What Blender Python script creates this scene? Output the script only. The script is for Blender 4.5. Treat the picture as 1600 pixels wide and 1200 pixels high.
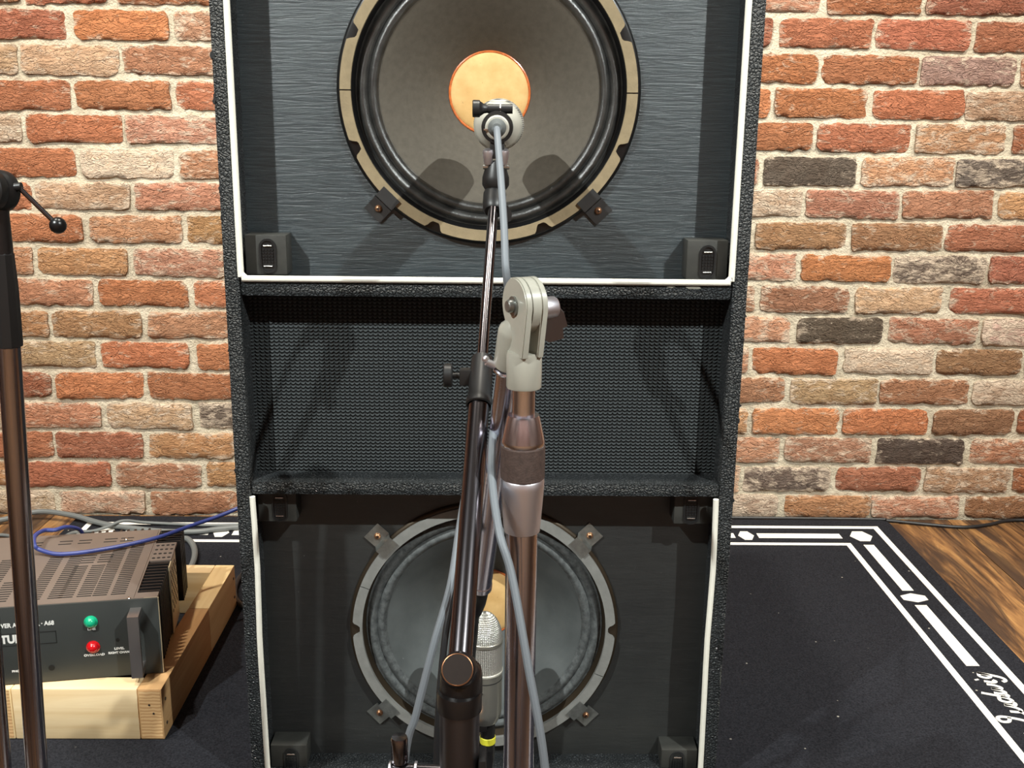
import bpy, bmesh, math, random
from math import sin, cos, pi, radians, sqrt, atan2
from mathutils import Vector, Matrix, noise

for o in list(bpy.data.objects):
    bpy.data.objects.remove(o, do_unlink=True)
SC = bpy.context.scene
COL = SC.collection

# ------------------------------------------------------------------ camera
cam_d = bpy.data.cameras.new('camera')
cam = bpy.data.objects.new('camera', cam_d)
COL.objects.link(cam)
PITCH, ROLL, YAW, CAM_H = radians(14.2), radians(0.65), radians(0.85), 0.975
fw = Vector((sin(YAW)*cos(PITCH), cos(YAW)*cos(PITCH), -sin(PITCH)))
rt = Vector((cos(YAW), -sin(YAW), 0))
up = rt.cross(fw)
rt2 = rt*cos(ROLL) + up*sin(ROLL)
up2 = -rt*sin(ROLL) + up*cos(ROLL)
M = Matrix((rt2, up2, -fw)).transposed().to_4x4()
M.translation = (0, 0, CAM_H)
cam.matrix_world = M
cam_d.sensor_width = 36
cam_d.lens = 36*1650/1600
cam_d.clip_start = 0.02
SC.camera = cam

# ------------------------------------------------------------------ world, lamps, exposure
SC.view_settings.view_transform = 'Standard'
SC.view_settings.look = 'None'
SC.view_settings.gamma = 1
SC.view_settings.use_curve_mapping = False
SC.view_settings.exposure = 0.0
w = bpy.data.worlds.new('world'); SC.world = w; w.use_nodes = True
w.node_tree.nodes['Background'].inputs[0].default_value = (1.0, 0.9, 0.8, 1)
w.node_tree.nodes['Background'].inputs[1].default_value = 0.012

def spot(name, loc, target, power, size, blend, col, radius):
    d = bpy.data.lights.new(name, 'SPOT')
    d.energy = power; d.spot_size = radians(size); d.spot_blend = blend
    d.color = col; d.shadow_soft_size = radius
    o = bpy.data.objects.new(name, d); COL.objects.link(o)
    o.location = loc
    o.rotation_euler = (Vector(target)-Vector(loc)).to_track_quat('-Z', 'Y').to_euler()
    return o
WARM = (1.0, 0.94, 0.82)
NEUT = (0.95, 1.0, 0.97)
spot('ceiling_spot_left', (-1.35, -0.25, 2.45), (-0.50, 1.30, 0.85), 300, 62, 1.0, NEUT, 0.016)
spot('ceiling_spot_right', (1.35, -0.25, 2.45), (0.50, 1.30, 0.85), 300, 62, 1.0, NEUT, 0.016)
for i, x in enumerate((-1.9, -0.95, 0.0, 0.95, 1.9)):
    spot('wall_washer', (x, 1.25, 2.62), (x, 2.49, 0.25), 150, 95, 0.9, WARM, 0.05)
for x in (-1.6, 0.0, 1.6):
    spot('added_rear_wall_fill', (x, -1.7, 2.62), (x*1.1, -3.0, 0.9), 170, 110, 0.9, NEUT, 0.05)  # added unseen lamps: brighten the rear wall for the chrome reflections
for x in (-1.4, 0.0, 1.4):
    spot('added_rear_floor_fill', (x, -1.5, 2.62), (x, -1.45, 0.0), 330, 80, 0.8, NEUT, 0.05)  # unseen fill lamps, added so the poles mirror a bright floor
for x in (-1.7, 1.7):
    spot('added_side_wall_fill', (x, -0.3, 2.62), (x*1.6, -0.4, 0.9), 110, 90, 0.9, NEUT, 0.05)  # added out of view to lift the side walls mirrored in chrome

# ------------------------------------------------------------------ mesh helpers
class G:
    """plain vertex / face collector"""
    def __init__(s): s.v = []; s.f = []
    def add(s, vs, fs):
        n = len(s.v); s.v += [tuple(v) for v in vs]; s.f += [tuple(i+n for i in f) for f in fs]
        return s
    def box(s, x0, x1, y0, y1, z0, z1, b=0.0):
        if b <= 0:
            vs = [(x, y, z) for x in (x0, x1) for y in (y0, y1) for z in (z0, z1)]
            return s.add(vs, [(0,1,3,2),(4,6,7,5),(0,4,5,1),(2,3,7,6),(0,2,6,4),(1,5,7,3)])
        bm = bmesh.new()
        bmesh.ops.create_cube(bm, size=1)
        for v in bm.verts:
            v.co = ((x0+x1)/2+v.co.x*(x1-x0), (y0+y1)/2+v.co.y*(y1-y0), (z0+z1)/2+v.co.z*(z1-z0))
        bmesh.ops.bevel(bm, geom=bm.edges[:], offset=b, segments=2, profile=0.6, affect='EDGES')
        bm.verts.index_update()
        s.add([v.co[:] for v in bm.verts], [[v.index for v in f.verts] for f in bm.faces])
        bm.free(); return s
    def lathe(s, prof, org, axis, n=48, cap0=False, cap1=False):
        """prof = [(radius, distance along axis)]"""
        a = Vector(axis).normalized(); h = Vector((0,0,1)) if abs(a.z) < .9 else Vector((1,0,0))
        u = a.cross(h).normalized(); v = a.cross(u); org = Vector(org)
        vs, fs = [], []
        for r, d in prof:
            for k in range(n):
                t = 2*pi*k/n
                vs.append(org + a*d + (u*cos(t)+v*sin(t))*r)
        for i in range(len(prof)-1):
            for k in range(n):
                k2 = (k+1) % n
                fs.append((i*n+k, i*n+k2, (i+1)*n+k2, (i+1)*n+k))
        if cap0: fs.append(tuple(range(n)))
        if cap1: fs.append(tuple((len(prof)-1)*n+k for k in reversed(range(n))))
        return s.add(vs, fs)
    def cyl(s, p, q, r, r2=None, n=24):
        p = Vector(p); q = Vector(q); L = (q-p).length
        return s.lathe([(r, 0), (r if r2 is None else r2, L)], p, q-p, n, True, True)
    def ball(s, c, r, n=20, m=12, sc=(1,1,1)):
        vs, fs = [], []
        for i in range(m+1):
            th = pi*i/m
            for k in range(n):
                t = 2*pi*k/n
                vs.append((c[0]+r*sc[0]*sin(th)*cos(t), c[1]+r*sc[1]*sin(th)*sin(t), c[2]+r*sc[2]*cos(th)))
        for i in range(m):
            for k in range(n):
                fs.append((i*n+k, (i+1)*n+k, (i+1)*n+(k+1)%n, i*n+(k+1)%n))
        return s.add(vs, fs)
    def tube(s, pts, r, n=10, smooth=6, closed=False):
        P = [Vector(p) for p in pts]
        if smooth > 1 and len(P) > 2:
            Q = []
            m = len(P)
            rng = range(m if closed else m-1)
            for i in rng:
                if closed: a, b, c, d = P[(i-1) % m], P[i], P[(i+1) % m], P[(i+2) % m]
                else: a, b, c, d = P[max(i-1,0)], P[i], P[i+1], P[min(i+2,m-1)]
                for j in range(smooth):
                    t = j/smooth
                    Q.append(0.5*((2*b)+(c-a)*t+(2*a-5*b+4*c-d)*t*t+(3*b-a-3*c+d)*t**3))
            if not closed: Q.append(P[-1])
            P = Q
        m = len(P); vs, fs = [], []
        T = []
        for i in range(m):
            if closed: t = P[(i+1) % m]-P[(i-1) % m]
            else: t = P[min(i+1,m-1)]-P[max(i-1,0)]
            T.append(t.normalized())
        u = T[0].orthogonal().normalized()
        for i in range(m):
            u = (u - T[i]*u.dot(T[i])).normalized(); v = T[i].cross(u)
            for k in range(n):
                a = 2*pi*k/n; vs.append(P[i]+(u*cos(a)+v*sin(a))*r)
        for i in range(m if closed else m-1):
            j = (i+1) % m
            for k in range(n):
                fs.append((i*n+k, i*n+(k+1)%n, j*n+(k+1)%n, j*n+k))
        if not closed:
            fs.append(tuple(reversed(range(n)))); fs.append(tuple((m-1)*n+k for k in range(n)))
        return s.add(vs, fs)
    def prism(s, poly, fn, d0, d1):
        """poly 2D outline, fn(u,v,d) -> 3D point, solid between d0 and d1"""
        n = len(poly)
        vs = [fn(u, v, d0) for u, v in poly]+[fn(u, v, d1) for u, v in poly]
        fs = [tuple(reversed(range(n))), tuple(range(n, 2*n))]
        fs += [(i, (i+1) % n, n+(i+1) % n, n+i) for i in range(n)]
        return s.add(vs, fs)
    def strip_ring(s, inner, outer, fn, d0, d1, closed=True):
        """band between two equal-length outlines, solid between d0 (front) and d1 (back)"""
        n = len(inner)
        vs = [fn(u, v, d) for d in (d0, d1) for ring in (inner, outer) for u, v in ring]
        A, B, C_, D = 0, n, 2*n, 3*n
        fs = []
        for i in range(n if closed else n-1):
            j = (i+1) % n
            fs += [(A+i, A+j, B+j, B+i), (C_+i, D+i, D+j, C_+j), (A+i, C_+i, C_+j, A+j), (B+i, B+j, D+j, D+i)]
        if not closed:
            for i in (0, n-1): fs.append((A+i, B+i, D+i, C_+i))
        return s.add(vs, fs)
    def xf(s, fn):
        s.v = [tuple(fn(Vector(v))) for v in s.v]; return s

def mesh_of(name, g, mat, sharp=35):
    me = bpy.data.meshes.new(name); me.from_pydata(g.v, [], g.f); me.validate()
    bm = bmesh.new(); bm.from_mesh(me); bmesh.ops.recalc_face_normals(bm, faces=bm.faces[:]); bm.to_mesh(me); bm.free()
    me.shade_smooth(); me.set_sharp_from_angle(angle=radians(sharp))
    if mat: me.materials.append(mat)
    me.update(); return me

def tag(o, label=None, cat=None, group=None, kind=None):
    if label: o['label'] = label
    if cat: o['category'] = cat
    if group: o['group'] = group
    if kind: o['kind'] = kind
    return o
def thing(name, label, cat, loc=(0,0,0), rotz=0, group=None):
    o = bpy.data.objects.new(name, None); COL.objects.link(o)
    o.empty_display_size = .05
    o.location = loc; o.rotation_euler = (0,0,rotz)
    return tag(o, label, cat, group)
def top(name, g, mat, label, cat, base, group=None, kind=None, sharp=35):
    """a thing that is one mesh, given in world space, origin moved to its base"""
    b = Vector(base); g.xf(lambda v: v-b)
    o = bpy.data.objects.new(name, mesh_of(name, g, mat, sharp)); COL.objects.link(o); o.location = b
    return tag(o, label, cat, group, kind)
def root_loc(p):
    while p.parent: p = p.parent
    return Vector(p.location)
def part(name, g, mat, parent, world=True, sharp=35, label=None):
    """a part; world=True when its shape is given in world space under an unrotated thing"""
    if world:
        r = root_loc(parent); g.xf(lambda v: v-r)
    o = bpy.data.objects.new(name, mesh_of(name, g, mat, sharp)); COL.objects.link(o); o.parent = parent
    if label: o['label'] = label
    return o

# ------------------------------------------------------------------ materials
def srgb(r, g, b):
    f = lambda c: (c/255/12.92) if c <= 10 else ((c/255+.055)/1.055)**2.4
    return (f(r), f(g), f(b), 1)
class MB:
    def __init__(s, name, base=(.5,.5,.5,1), rough=.5, metal=0., spec=.5, coat=0.):
        s.m = bpy.data.materials.new(name); s.m.use_nodes = True
        s.t = s.m.node_tree; s.n = s.t.nodes; s.l = s.t.links
        s.b = s.n['Principled BSDF']
        s.b.inputs['Base Color'].default_value = base
        s.b.inputs['Roughness'].default_value = rough
        s.b.inputs['Metallic'].default_value = metal
        s.b.inputs['Specular IOR Level'].default_value = spec
        s.b.inputs['Coat Weight'].default_value = coat
        s.co = None
    def node(s, typ, **kw):
        n = s.n.new(typ)
        for k, v in kw.items():
            if k.startswith('_'): setattr(n, k[1:], v)
            else: n.inputs[k.replace('__', ' ')].default_value = v
        return n
    def coords(s, scale=(1,1,1), kind='Object', off=None):
        tc = s.n.new('ShaderNodeTexCoord'); mp = s.n.new('ShaderNodeMapping')
        mp.inputs['Scale'].default_value = scale
        s.l.new(tc.outputs[kind], mp.inputs['Vector'])
        if off: s.l.new(off, mp.inputs['Location'])
        return mp.outputs[0]
    def noise(s, vec, scale, detail=4, rough=.55, dist=0., out=0):
        n = s.node('ShaderNodeTexNoise', Scale=scale, Detail=detail, Roughness=rough, Distortion=dist)
        s.l.new(vec, n.inputs['Vector']); return n.outputs[out]
    def ramp(s, fac, stops, interp='LINEAR'):
        r = s.n.new('ShaderNodeValToRGB'); r.color_ramp.interpolation = interp
        e = r.color_ramp.elements
        while len(e) < len(stops): e.new(0.5)
        for i, (p, c) in enumerate(stops):
            e[i].position = p; e[i].color = c if len(c) == 4 else (*c, 1)
        s.l.new(fac, r.inputs[0]); return r.outputs[0]
    def mix(s, fac, a, b, blend='MIX'):
        m = s.n.new('ShaderNodeMix'); m.data_type = 'RGBA'; m.blend_type = blend
        for val, sock in ((fac, m.inputs[0]), (a, m.inputs[6]), (b, m.inputs[7])):
            if hasattr(val, 'links'): s.l.new(val, sock)
            else: sock.default_value = val
        return m.outputs[2]
    def math(s, op, a, b=None):
        m = s.n.new('ShaderNodeMath'); m.operation = op
        for val, sock in ((a, m.inputs[0]), (b, m.inputs[1])):
            if val is None: continue
            if hasattr(val, 'links'): s.l.new(val, sock)
            else: sock.default_value = val
        return m.outputs[0]
    def bump(s, h, strength=.3, dist=.002, chain=None):
        b = s.n.new('ShaderNodeBump'); b.inputs['Strength'].default_value = strength
        b.inputs['Distance'].default_value = dist
        s.l.new(h, b.inputs['Height'])
        if chain: s.l.new(chain, b.inputs['Normal'])
        s.l.new(b.outputs[0], s.b.inputs['Normal']); return b.outputs[0]
    def color(s, c): s.l.new(c, s.b.inputs['Base Color'])
    def rough(s, c): s.l.new(c, s.b.inputs['Roughness'])
def BW(x): return (x, x, x, 1)
MAT = {}
def simple(key, rgb, rough=.5, metal=0, spec=.5, coat=0, var=0., vscale=30, bump=0., bscale=200, bdist=.001):
    m = MB(key, srgb(*rgb), rough, metal, spec, coat)
    c = m.coords()
    if var:
        n = m.noise(c, vscale, 5)
        b = srgb(*rgb)
        m.color(m.ramp(n, [(.3, tuple(x*(1-var) for x in b[:3])), (.7, tuple(min(1, x*(1+var)) for x in b[:3]))]))
    if bump: m.bump(m.noise(c, bscale, 4), bump, bdist)
    MAT[key] = m.m; return m

# bricks: colour and lime bloom come from each brick's own object colour
m = MB('brick', rough=.92, spec=.2)
oi = m.n.new('ShaderNodeObjectInfo')
cx = m.n.new('ShaderNodeCombineXYZ'); r100 = m.math('MULTIPLY', oi.outputs['Random'], 37.)
for i in range(3): m.l.new(r100, cx.inputs[i])
c = m.coords((1,1,1), off=cx.outputs[0]); cs = m.coords((1,1,2.2), off=cx.outputs[0])
n1 = m.noise(c, 26, 6, .62); n2 = m.noise(cs, 38, 7, .68, 1.2); n3 = m.noise(c, 160, 4, .6)
dark = m.mix(m.ramp(n1, [(.35, BW(.42)), (.62, BW(0))]), oi.outputs['Color'], (.62,.50,.42,1), 'MULTIPLY')
warm = m.mix(m.ramp(n2, [(.5, BW(0)), (.72, BW(.45))]), dark, (1.12,1.12,1.08,1), 'MULTIPLY')
lim = m.math('ADD', m.noise(cs, 30, 8, .72, .6), m.math('MULTIPLY', oi.outputs['Alpha'], .30))
rim_ = m.n.new('ShaderNodeAttribute'); rim_.attribute_name = 'rim'
lim = m.math('ADD', lim, m.math('MULTIPLY', rim_.outputs['Fac'], .11))
limf = m.ramp(lim, [(.66, BW(0)), (.80, BW(.85))])
fleck = m.ramp(m.noise(c, 105, 3, .7), [(.70, BW(0)), (.75, BW(.8))])
m.color(m.mix(fleck, m.mix(limf, warm, srgb(228, 208, 186)), srgb(230, 216, 196)))
cw = m.coords((1,1,2.6), off=cx.outputs[0])
rd = m.math('ABSOLUTE', m.math('SUBTRACT', m.noise(cw, 24, 3, .5, 1.6), .5))
crease = m.ramp(rd, [(0, BW(0)), (.055, BW(1))])
h = m.math('ADD', m.math('ADD', m.math('MULTIPLY', n2, 1.0), m.math('MULTIPLY', n3, .3)), m.math('MULTIPLY', crease, .35))
m.bump(h, 1.0, .011)
MAT['brick'] = m.m
m = MB('mortar', rough=.95, spec=.15)
c = m.coords()
m.color(m.ramp(m.noise(c, 22, 6), [(.3, srgb(184,173,152)), (.7, srgb(214,204,184))]))
m.bump(m.math('ADD', m.noise(c, 55, 5), m.math('MULTIPLY', m.noise(c, 260, 3), .4)), .9, .008)
MAT['mortar'] = m.m
m = MB('room_brick', rough=.9, spec=.2)
bt = m.node('ShaderNodeTexBrick', Scale=1.0, Color1=srgb(150,112,100), Color2=srgb(122,92,84), Mortar=srgb(168,152,138))
bt.inputs['Brick Width'].default_value = .225; bt.inputs['Row Height'].default_value = .075; bt.inputs['Mortar Size'].default_value = .006
tc = m.n.new('ShaderNodeTexCoord'); mp = m.n.new('ShaderNodeMapping'); mp.inputs['Rotation'].default_value = (radians(90), 0, 0)
m.l.new(tc.outputs['Object'], mp.inputs['Vector']); m.l.new(mp.outputs[0], bt.inputs['Vector'])
m.color(bt.outputs[0]); MAT['room_brick'] = m.m
simple('ceiling_paint', (96,92,88), .9, var=.05, vscale=3)
# plank
m = MB('plank', rough=.42, spec=.45)
oi = m.n.new('ShaderNodeObjectInfo')
cx = m.n.new('ShaderNodeCombineXYZ'); r100 = m.math('MULTIPLY', oi.outputs['Random'], 51.)
for i in range(3): m.l.new(r100, cx.inputs[i])
c = m.coords((9, .8, 9), off=cx.outputs[0]); c2 = m.coords((3.2, .5, 3), off=cx.outputs[0])
a = m.noise(c, 3.2, 9, .66, 1.6); b = m.noise(c2, 3.0, 5, .6, 2.0)
base = m.ramp(a, [(.32, srgb(44,31,24)), (.45, srgb(104,74,48)), (.56, srgb(146,106,66)), (.70, srgb(186,142,88))])
m.color(m.mix(m.ramp(b, [(.42, BW(.85)), (.54, BW(0))]), base, srgb(58,45,38)))
m.bump(a, .3, .002); MAT['plank'] = m.m
# rug
m = MB('rug_black', rough=1, spec=.08)
c = m.coords()
f = m.noise(c, 330, 5, .75)
vo = m.node('ShaderNodeTexVoronoi', Scale=34.); m.l.new(c, vo.inputs['Vector'])
spk = m.ramp(vo.outputs['Distance'], [(.05, BW(.9)), (.075, BW(0))])
sel = m.ramp(vo.outputs['Color'], [(.66, BW(0)), (.68, BW(1))])
spk = m.math('MULTIPLY', spk, sel)
base = m.ramp(f, [(.3, srgb(16,17,20)), (.72, srgb(52,53,59))])
m.color(m.mix(spk, base, srgb(180,175,165)))
m.bump(f, .6, .002); MAT['rug_black'] = m.m
simple('rug_white', (236,232,224), .95, spec=.1, var=.06, vscale=300, bump=.4, bscale=700)
simple('rug_edge', (30,30,34), .9, bump=.5, bscale=600)
# cabinet
m = MB('tolex', srgb(40,44,47), .46, spec=.5)
c = m.coords((1,1,1)); d = m.noise(c, 130, 2, .5, 0, 1)
cm = m.mix(.004, c, d, 'ADD')
vo = m.node('ShaderNodeTexVoronoi', Scale=230.); vo.feature = 'DISTANCE_TO_EDGE'; m.l.new(cm, vo.inputs['Vector'])
n = m.noise(c, 420, 4, .6, 1.5)
hh = m.math('ADD', m.ramp(vo.outputs['Distance'], [(0, BW(0)), (.25, BW(1))]), m.math('MULTIPLY', n, .8))
m.bump(hh, 1.0, .0032)
m.color(m.mix(m.ramp(hh, [(.3, BW(.5)), (.7, BW(0))]), m.ramp(m.noise(c, 9, 5), [(.3, srgb(38,42,44)), (.7, srgb(54,58,61))]), srgb(16,17,18)))  # creases darkened, crests left lighter: grain shading put into the colour
MAT['tolex'] = m.m
simple('torn_tolex', (22,23,24), .7)
simple('scuff', (120,118,108), .9, var=.2)
simple('white_piping', (240,238,226), .45, var=.04, vscale=60)
m = MB('baffle_upper', rough=.40, spec=1.0)
c = m.coords((3.2,1,42)); g1 = m.noise(c, 7, 8, .65, .8); c2 = m.coords((2,1,9)); g2 = m.noise(c2, 4, 5)
m.color(m.mix(m.ramp(g2, [(.35, BW(0)), (.7, BW(.5))]), m.ramp(g1, [(.3, srgb(30,38,42)), (.55, srgb(47,57,61)), (.75, srgb(68,77,80))]), srgb(40,50,56)))
m.bump(g1, .42, .003); MAT['baffle_upper'] = m.m
m = MB('baffle_lower', rough=.45, spec=.8)
c = m.coords((2,1,14)); g1 = m.noise(c, 8, 7, .7, .4); g2 = m.noise(m.coords(), 5, 6, .7)
d = m.ramp(m.noise(m.coords(), 90, 3, .8), [(.70, BW(0)), (.78, BW(.35))])
m.color(m.mix(d, m.mix(.5, m.ramp(g1, [(.3, srgb(26,28,29)), (.7, srgb(44,46,47))]), m.ramp(g2, [(.3, srgb(26,28,29)), (.75, srgb(58,59,56))])), srgb(140,140,135)))
m.bump(g1, .35, .0015); MAT['baffle_lower'] = m.m
simple('inner_black', (20,19,18), .75, var=.2, vscale=12)
simple('block_black', (52,52,49), .6, var=.25, vscale=40, bump=.2, bscale=120)
simple('catch_plastic', (26,27,28), .4)
simple('bright_pin', (225,222,214), .25, 1)
m = MB('grille_cloth', srgb(46,50,52), .62, spec=.4)
tc = m.n.new('ShaderNodeTexCoord'); sp = m.n.new('ShaderNodeSeparateXYZ'); m.l.new(tc.outputs['Object'], sp.inputs[0])
KX, KZ = 2*pi/.0068, 2*pi/.0050
x = sp.outputs[0]; z = sp.outputs[2]
nz = m.noise(m.coords(), 60, 2)
zz = m.math('ADD', z, m.math('MULTIPLY', m.math('ABSOLUTE', m.math('SINE', m.math('MULTIPLY', x, KX/2))), .0022))
zz = m.math('ADD', zz, m.math('MULTIPLY', nz, .0012))
sz = m.math('SINE', m.math('MULTIPLY', zz, KZ)); sx = m.math('ABSOLUTE', m.math('SINE', m.math('MULTIPLY', x, KX/2)))
hh = m.math('ADD', m.math('MULTIPLY', sz, .6), m.math('POWER', sx, .6))
m.bump(hh, .9, .0022)
hn = m.math('MULTIPLY', m.math('ADD', hh, .6), .45)
m.color(m.ramp(hn, [(.05, srgb(6,7,7)), (.45, srgb(30,33,35)), (.95, srgb(66,72,74))]))
MAT['grille_cloth'] = m.m
# loudspeakers
simple('frame_black', (16,16,17), .3, spec=.6)
simple('frame_bronze', (70,60,48), .4, .6)
simple('gasket_tan', (144,128,100), .9, var=.12, vscale=70, bump=.3, bscale=300)
simple('gasket_grey', (128,128,124), .85, var=.14, vscale=50, bump=.3, bscale=260)
m = MB('surround', srgb(30,30,30), .32, spec=1.0)
c = m.coords(); n = m.noise(c, 420, 3, .7)
m.bump(n, .6, .0008); m.color(m.ramp(m.noise(c, 60, 4), [(.3, srgb(22,22,22)), (.75, srgb(54,54,52))])); MAT['surround'] = m.m
m = MB('surround_dusty', srgb(70,72,72), .6, spec=.4)
c = m.coords(); n = m.noise(c, 380, 3, .7)
m.bump(n, .5, .001); m.color(m.ramp(m.noise(c, 110, 5, .7), [(.3, srgb(56,59,60)), (.75, srgb(110,114,114))])); MAT['surround_dusty'] = m.m
simple('cone_brown', (92,86,77), .8, spec=.25, var=.1, vscale=120, bump=.25, bscale=700, bdist=.0006)
m = MB('cone_grey', srgb(84,88,88), .8, spec=.25)
c = m.coords(); d = m.ramp(m.noise(c, 75, 4, .75), [(.66, BW(0)), (.76, BW(.4))])
m.color(m.mix(d, m.ramp(m.noise(c, 14, 5), [(.3, srgb(76,80,80)), (.75, srgb(98,102,102))]), srgb(150,152,150)))
m.bump(m.noise(c, 500, 3), .25, .0006); MAT['cone_grey'] = m.m
m = MB('cap_tan', rough=.6, spec=.35)
c = m.coords(); a = m.noise(c, 45, 4); d = m.ramp(m.noise(c, 210, 2, .8), [(.68, BW(0)), (.75, BW(.5))])
m.color(m.mix(d, m.ramp(a, [(.3, srgb(212,168,106)), (.7, srgb(232,192,130))]), srgb(150,105,60)))
MAT['cap_tan'] = m.m
simple('cap_rim', (196,104,52), .25, spec=.7, var=.3, vscale=150)
simple('clamp_dark', (62,62,62), .45, .5, var=.12)
simple('clamp_steel', (150,152,148), .35, .8, var=.2, vscale=120)
simple('screw_copper', (190,140,105), .35, .8)
# stands and microphones
simple('chrome', (226,225,236), .2, 1)
simple('satin_chrome', (236,233,240), .42, 1)
m = MB('chrome_pole', srgb(208,205,218), .19, 1); MAT['chrome_pole'] = m.m
simple('black_chrome', (128,124,128), .2, 1)
simple('dark_chrome', (172,165,170), .17, 1)
simple('black_satin_metal', (112,111,116), .36, 1)
simple('black_paint', (24,21,21), .32, spec=.6)
simple('black_satin', (30,29,29), .42, spec=.5)
simple('knob_face', (38,28,23), .5, spec=.4, var=.2, vscale=60)
simple('worn_copper', (150,105,75), .35, .8)
simple('grey_enamel', (176,174,162), .28, spec=.6, coat=.3, var=.05, vscale=60)
simple('rubber_brown', (78,62,56), .8, var=.25, vscale=220, bump=.4, bscale=600)
simple('cable_grey', (122,128,134), .5, spec=.4)
simple('cable_dark_grey', (104,108,108), .5, spec=.4)
simple('cable_black', (30,31,33), .45)
simple('cable_blue', (48,60,122), .42, spec=.5)
simple('mic_nickel', (186,184,174), .34, .85)
simple('mic_pale', (206,204,192), .4, .35)
m = MB('mic_mesh', srgb(214,212,204), .32, .7)
tc = m.n.new('ShaderNodeTexCoord'); sp = m.n.new('ShaderNodeSeparateXYZ'); m.l.new(tc.outputs['Object'], sp.inputs[0])
an = m.math('MULTIPLY', m.math('ARCTAN2', sp.outputs[0], sp.outputs[1]), 30.)
zz = m.math('MULTIPLY', sp.outputs[2], 2*pi/.0046)
hh = m.math('MULTIPLY', m.math('SINE', m.math('ADD', zz, an)), m.math('SINE', m.math('SUBTRACT', zz, an)))
m.color(m.ramp(hh, [(.0, srgb(232,230,222)), (.5, srgb(120,120,114))])); m.bump(hh, .6, .001); MAT['mic_mesh'] = m.m
simple('yellow_ring', (226,222,60), .5)
# amplifier
simple('amp_cover', (112,100,92), .45, .1, var=.05, vscale=12)
simple('amp_recess', (12,11,11), .8)
simple('amp_panel', (58,61,60), .45, spec=.4, var=.05, vscale=20)
simple('amp_fin', (20,20,21), .4)
simple('amp_alu', (206,192,160), .4, .5, var=.05)
simple('amp_handle', (176,170,168), .34, .9)
simple('ink_white', (232,232,228), .7)
simple('ink_black', (18,19,19), .6)
simple('lens_green', (16,165,122), .2, spec=.7, coat=.5)
simple('lens_red', (196,10,22), .2, spec=.7, coat=.5)
def pine(key, lo, hi, axis):
    m = MB(key, rough=.6, spec=.3)
    sc = [26, 26, 26]; sc[axis] = 1.6
    c = m.coords(tuple(sc)); g = m.noise(c, 1.5, 6, .6, .7)
    kn = m.node('ShaderNodeTexVoronoi', Scale=9.); m.l.new(m.coords(), kn.inputs['Vector'])
    k = m.ramp(kn.outputs['Distance'], [(.05, BW(.75)), (.11, BW(0))])
    k = m.math('MULTIPLY', k, m.ramp(kn.outputs['Color'], [(.48, BW(0)), (.52, BW(1))]))
    m.color(m.mix(k, m.ramp(g, [(.3, srgb(*lo)), (.65, srgb(*hi))]), srgb(150,92,48)))
    m.bump(g, .1, .001); MAT[key] = m.m
pine('pine_cross', (224,192,142), (243,219,176), 0)
pine('pine_long', (224,192,138), (242,216,166), 1)
pine('pine_tan', (180,138,92), (204,164,116), 1)
m = MB('pine_end', rough=.7, spec=.25)
c = m.coords((1,1,1)); wv = m.node('ShaderNodeTexWave', Scale=55., Distortion=3., Detail=2.)
wv.wave_type = 'BANDS'; wv.bands_direction = 'Z'; m.l.new(c, wv.inputs['Vector'])
m.color(m.ramp(wv.outputs[0], [(.1, srgb(196,152,104)), (.8, srgb(222,184,134))])); MAT['pine_end'] = m.m
simple('nail', (90,85,78), .5, .8)

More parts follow.
